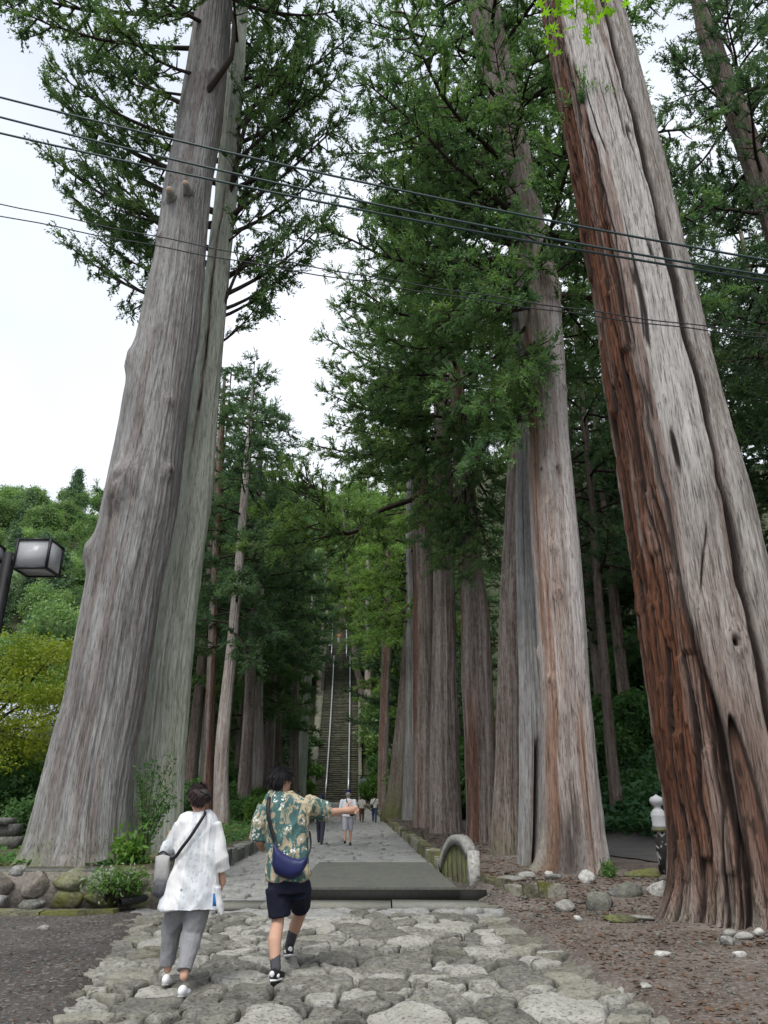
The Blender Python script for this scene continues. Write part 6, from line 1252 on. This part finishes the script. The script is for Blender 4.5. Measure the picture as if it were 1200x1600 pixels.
ob('shirt', remesh('shirt', loc0(shp), .009, 2, .014, 7, 21), M['floral'], mn)
col_ = [limb([Mp(424, 1238, -.05), Mp(439, 1242, -.085), Mp(456, 1238, -.04)], [.018, .02, .018], 6)]
ob('collar', remesh('collar', loc0(col_), .007, 2), M['floral'], mn)
M['navy'] = cloth('navy_cotton', (.012, .014, .028), .2); sp_ = [rings([rp(1360, 419, 482, .145), rp(1395, 419, 480, .145)], lat, fw), limb([Mp(436, 1388), Mp(436, 1410, -.01), Mp(437, 1432, -.01)], [.125, .112, .104], cap=False), limb([Mp(466, 1386), Mp(469, 1405, .20), Mp(470, 1418, .28)], [.12, .102, .094], cap=False)]
ob('shorts', remesh('shorts', loc0(sp_), .010, 3, .005, 9, 22), M['navy'], mn)
M['sock'] = cloth('charcoal_sock', (.07, .07, .078), .2)
for pts, dr_ in (([Mp(429, 1482, -.14), Mp(431, 1514, -.20)], (.25, 1, -.10)), ([Mp(458, 1456, .43), Mp(452, 1478, .52)], (-.25, 1, -.2))):
    ob('sock', remesh('sock', loc0([limb(pts, [.049, .045], 5)]), .007, 2), M['sock'], mn)
    up_, so_ = shoe_pieces(pts[1] + [0, 0, .005], dr_, 1.02); s_ = ob('sneaker', remesh('sneaker', loc0(up_), .007, 2), M['black'], mn); ob('sole', remesh('sole', loc0(so_), .008, 1), M['white_shoe'], s_)
    fdir = unit(dr_); rr = unit(np.cross(fdir, [0, 0, 1])); tabp = [ell(pts[1] - fdir * .03 + [0, 0, -.045] + rr * .036 * k, np.array([.014, .035, .018]), basis(0)) for k in (-1, 1)] + [ell(pts[1] - fdir * .085 + [0, 0, -.03], (.022, .014, .025))]
    ob('panel', remesh('panel', loc0(tabp), .006, 1), M['white_shoe'], s_)
cb2 = thing('crescent_bag', 'navy crescent cross-body bag on the back of the floral shirt', 'bag', (wb_[0], wb_[1], .8)); o_ = np.array(cb2.location)
V, F = pillow([(427, 1316), (434, 1326), (444, 1334), (458, 1341), (470, 1343), (481, 1338)], [(425, 1352), (429, 1364), (440, 1371), (456, 1374), (470, 1368), (480, 1350)], D - .20, .075, 30, 16)
M['navy_bag'] = plain('navy_nylon', (.016, .022, .085), .45, .25, 14, .1); ob('pouch', mesh_np('pouch', V - o_, F, True), M['navy_bag'], cb2)
b = MB(); b.add(*ribbon(curve([Mp(424, 1243, .0), Mp(420, 1248, -.10), Mp(419, 1270, -.165), Mp(424, 1295, -.18), Mp(431, 1318, -.19)]) - o_, .035, .008, (1, 0, .2))); b.build('strap', M['black'], cb2); b = MB(); b.add(*ribbon(curve([Mp(480, 1340, -.20), Mp(485, 1325, -.10), Mp(484, 1300, .05)]) - o_, .03, .008, (0, 1, .4))); b.build('strap', M['black'], cb2)

# ---- people further up the path
def stroller(lb, px, feet, top, sx, shirt, legs, hair, yaw=0.0, ph=.5, shorts=False, hat=None, bag=None, arms=.15, vx=.010, z=None, d=None):
    c = P(px, feet, d) if d else G(px, feet, z); d_ = c[1]; Hh = P(px, top, d_)[2] - c[2]; k = Hh / 1.7; Bs = basis(yaw); r, f, u = Bs
    t = thing('person', lb, 'person', c, 'people further up the path' if False else None); J = lambda a, b, e: (r * a + f * b + np.array([0, 0, 1.]) * e) * k
    sw = .19 * sx; legp = {}
    body = head_pieces(J(0, .02, 1.57), Bs, k) + [limb([J(0, 0, 1.5), J(0, 0, 1.38)], [.05 * k, .06 * k], 4), rings([(J(0, 0, 1.40), .15 * k * sx, .08 * k), (J(0, 0, 1.2), .15 * k * sx, .1 * k), (J(0, 0, .92), .15 * k * sx, .11 * k)], r, f)]
    lg, sho, slv, feetp = [], [], [], []
    for s_ in (-1, 1):
        st_ = .20 * ph * s_; hip, kn, an = J(.085 * s_, 0, .92), J(.09 * s_, st_ * .6 + .05, .50), J(.085 * s_, st_, .09 + (.06 if s_ < 0 else 0))
        body.append(limb([hip, kn, an], np.array([.085, .058, .036]) * k, 6)); lg.append(limb([hip, kn] + ([] if shorts else [an + [0, 0, .03 * k]]), np.array([.105, .085] + ([] if shorts else [.062])) * k, 6)); feetp += shoe_pieces(an, f, k)[0]
        shd, el2, wr2 = J(sw * s_, 0, 1.36), J((sw + .05) * s_, -.03 - st_ * .3, 1.09), J((sw + .04) * s_, arms - st_ * .5, .88)
        body.append(limb([shd, el2, wr2], np.array([.048, .038, .027]) * k, 6)); body += hand(wr2, J(0, .03, -.2), f * 1.0, k, .25, -s_); slv.append(limb([shd, shd + (el2 - shd) * .8], np.array([.07, .068]) * k, 5))
    bd = ob('body', remesh('body', body, vx, 1), M['skin'], t); face_parts(bd, J(0, .02, 1.57), Bs, k); ob('hair', hair_mesh(J(0, .02, 1.57), Bs, 1.03 * k, -.07, .03, .055, 1.0, int(px)), hair, bd)
    ob('shirt', remesh('shirt', [rings([(J(0, 0, 1.44), .07 * k, .06 * k), (J(0, 0, 1.40), .16 * k * sx, .10 * k), (J(0, 0, 1.2), .185 * k * sx, .13 * k), (J(0, 0, .88), .19 * k * sx, .14 * k)], r, f)] + slv, vx, 2, .006, 9, int(px)), shirt, t)
    ob('shorts' if shorts else 'trousers', remesh('legs', [rings([(J(0, 0, 1.0), .16 * k * sx, .12 * k), (J(0, 0, .86), .165 * k * sx, .125 * k)], r, f)] + lg, vx, 2), legs, t)
    for q in (0, 2): ob('shoe', remesh('shoe', feetp[q:q + 2], vx, 1), M['black'] if q == 0 or True else None, t)
    if hat is not None:
        b = MB(); V, F = lathe_np([(0, .125), (.05, .118), (.085, .085), (.098, .03), (.102, .0), (.0, .0)], 20); b.add(V * k @ Bs + J(0, .012, 1.615), F); hh = b.build('hat', hat, t, True); b = MB(); V, F = lathe_np([(0, .012), (.13, .0), (.13, -.008), (0, 0)], 20); b.add(V * k @ Bs + J(0, .06, 1.625), F); b.build('brim', hat, hh)
    if bag is not None:
        b = MB(); b.add(*ell(J(.20 * bag, -.13, .98), np.array([.10, .06, .09]) * k, Bs)); bb = b.build('bag', M['black'], t, True); b = MB(); b.add(*ribbon(np.array([J(.2 * bag, -.15, 1.03), J(.05 * bag, -.165, 1.2), J(-.08 * bag, -.13, 1.38), J(-.1 * bag, -.02, 1.46)]), .03 * k, .008, r)); b.build('strap', M['black'], bb)
    return t
M['white_shirt'] = cloth('white_cotton', (.82, .82, .83), .05); M['lilac_short'] = cloth('pale_grey_shorts', (.50, .49, .53), .05); M['cream'] = cloth('cream_cotton', (.55, .53, .48), .05); M['jean'] = cloth('blue_denim', (.05, .075, .14), .2); M['brown_skirt'] = cloth('brown_cloth', (.12, .065, .04), .2); M['slate'] = cloth('slate_trousers', (.05, .05, .065), .15); M['navy_hat'] = cloth('navy_hat', (.018, .025, .06), .3)
stroller('person in white shirt, pale shorts and navy cap with a black shoulder bag', 543, 1321, 1235, 1.08, M['white_shirt'], M['lilac_short'], M['hair_g'], 0, .45, True, M['navy_hat'], .7, .12, .013, -.03)
stroller('person in slate trousers and navy hat half hidden by the pointing arm', 500, 1320, 1243, .9, M['cream'], M['slate'], M['hair_b'], .1, -.8, False, M['navy_hat'], None, .15, .013, -.03)
stroller('person in pale top and brown skirt walking beside the one in blue jeans', 565, 1285, 1243, .95, M['cream'], M['brown_skirt'], M['hair_br'], 0, .5, False, None, None, .25, .018, -.12)
stroller('person in cream top and blue jeans with a dark shoulder bag', 585, 1286, 1241, .9, M['cream'], M['jean'], M['hair_b'], 0, -.7, False, None, -.8, .1, .018, -.12)
M['orange'] = cloth('orange_cloth', (.45, .20, .09)); M['pale_blue'] = cloth('pale_blue_cloth', (.48, .52, .62))
for px, py0, off, hgt_, sh_, lg_, lb, hat in ((525, 0, -.45, 1.65, M['orange'], M['pale_blue'], 'tiny person in orange and pale blue high on the stairway', None), (517, 0, -1.75, 1.62, M['white_shirt'], M['slate'], 'tiny person in white and dark trousers by the left rail of the stairway', M['navy_hat'])):
    k = 105 if sh_ is M['orange'] else 97; y = SY0 + k * run; cc = np.array([stair_c(y) + off, y + .12, SZ0 + k * rise + .19]); 
    q = np.array([cc]); pr = cc - CAM; dep = pr @ _FW; feet = 800 - F_PX * (pr @ _UP) / dep; pxx = 600 + F_PX * pr[0] / dep; tp = pr + [0, 0, hgt_]; topy = 800 - F_PX * (tp @ _UP) / (tp @ _FW)
    stroller(lb, pxx, feet, topy, 1.0, sh_, lg_, M['hair_b'], 0, .4, False, hat, None, .15, .03, None, cc[1])
# round lanterns at the top of the stairs, notice board at the foot
n = NT('white_globe'); M['globe'] = n.bsdf((.8, .8, .78), .3)
for k, off, lb in ((138, -1.55, 'white globe lamp on a short post by the left rail at the stair top'), (134, .75, 'white globe lamp on a short post by the right rail at the stair top')):
    y = SY0 + k * run; t = thing('globe_lamp', lb, 'lamp', (stair_c(y) + off, y, SZ0 + k * rise)); MB().tube([(0, 0, -.2), (0, 0, 1.3)], .05, 8).build('post', M['stairside'], t); b = MB(); b.add(*sph_np((0, 0, 1.5), .28)); b.build('globe', M['globe'], t, True)
nb = P(575, 1250, 76); t = thing('notice_board', 'small grey notice board on posts near the foot of the stairway', 'sign', (nb[0], 76, H(nb[0], 76)))
for sx in (-.7, .7): MB().box((sx, 0, .8), (.1, .1, 1.8)).build('post', M['black'], t)
MB().box((0, -.07, 1.7), (1.7, .06, 1.0)).build('panel', plain('grey_board', (.30, .32, .33), .7), t); MB().box((0, 0, 2.3), (2.0, .5, .08)).build('roof', M['black'], t)
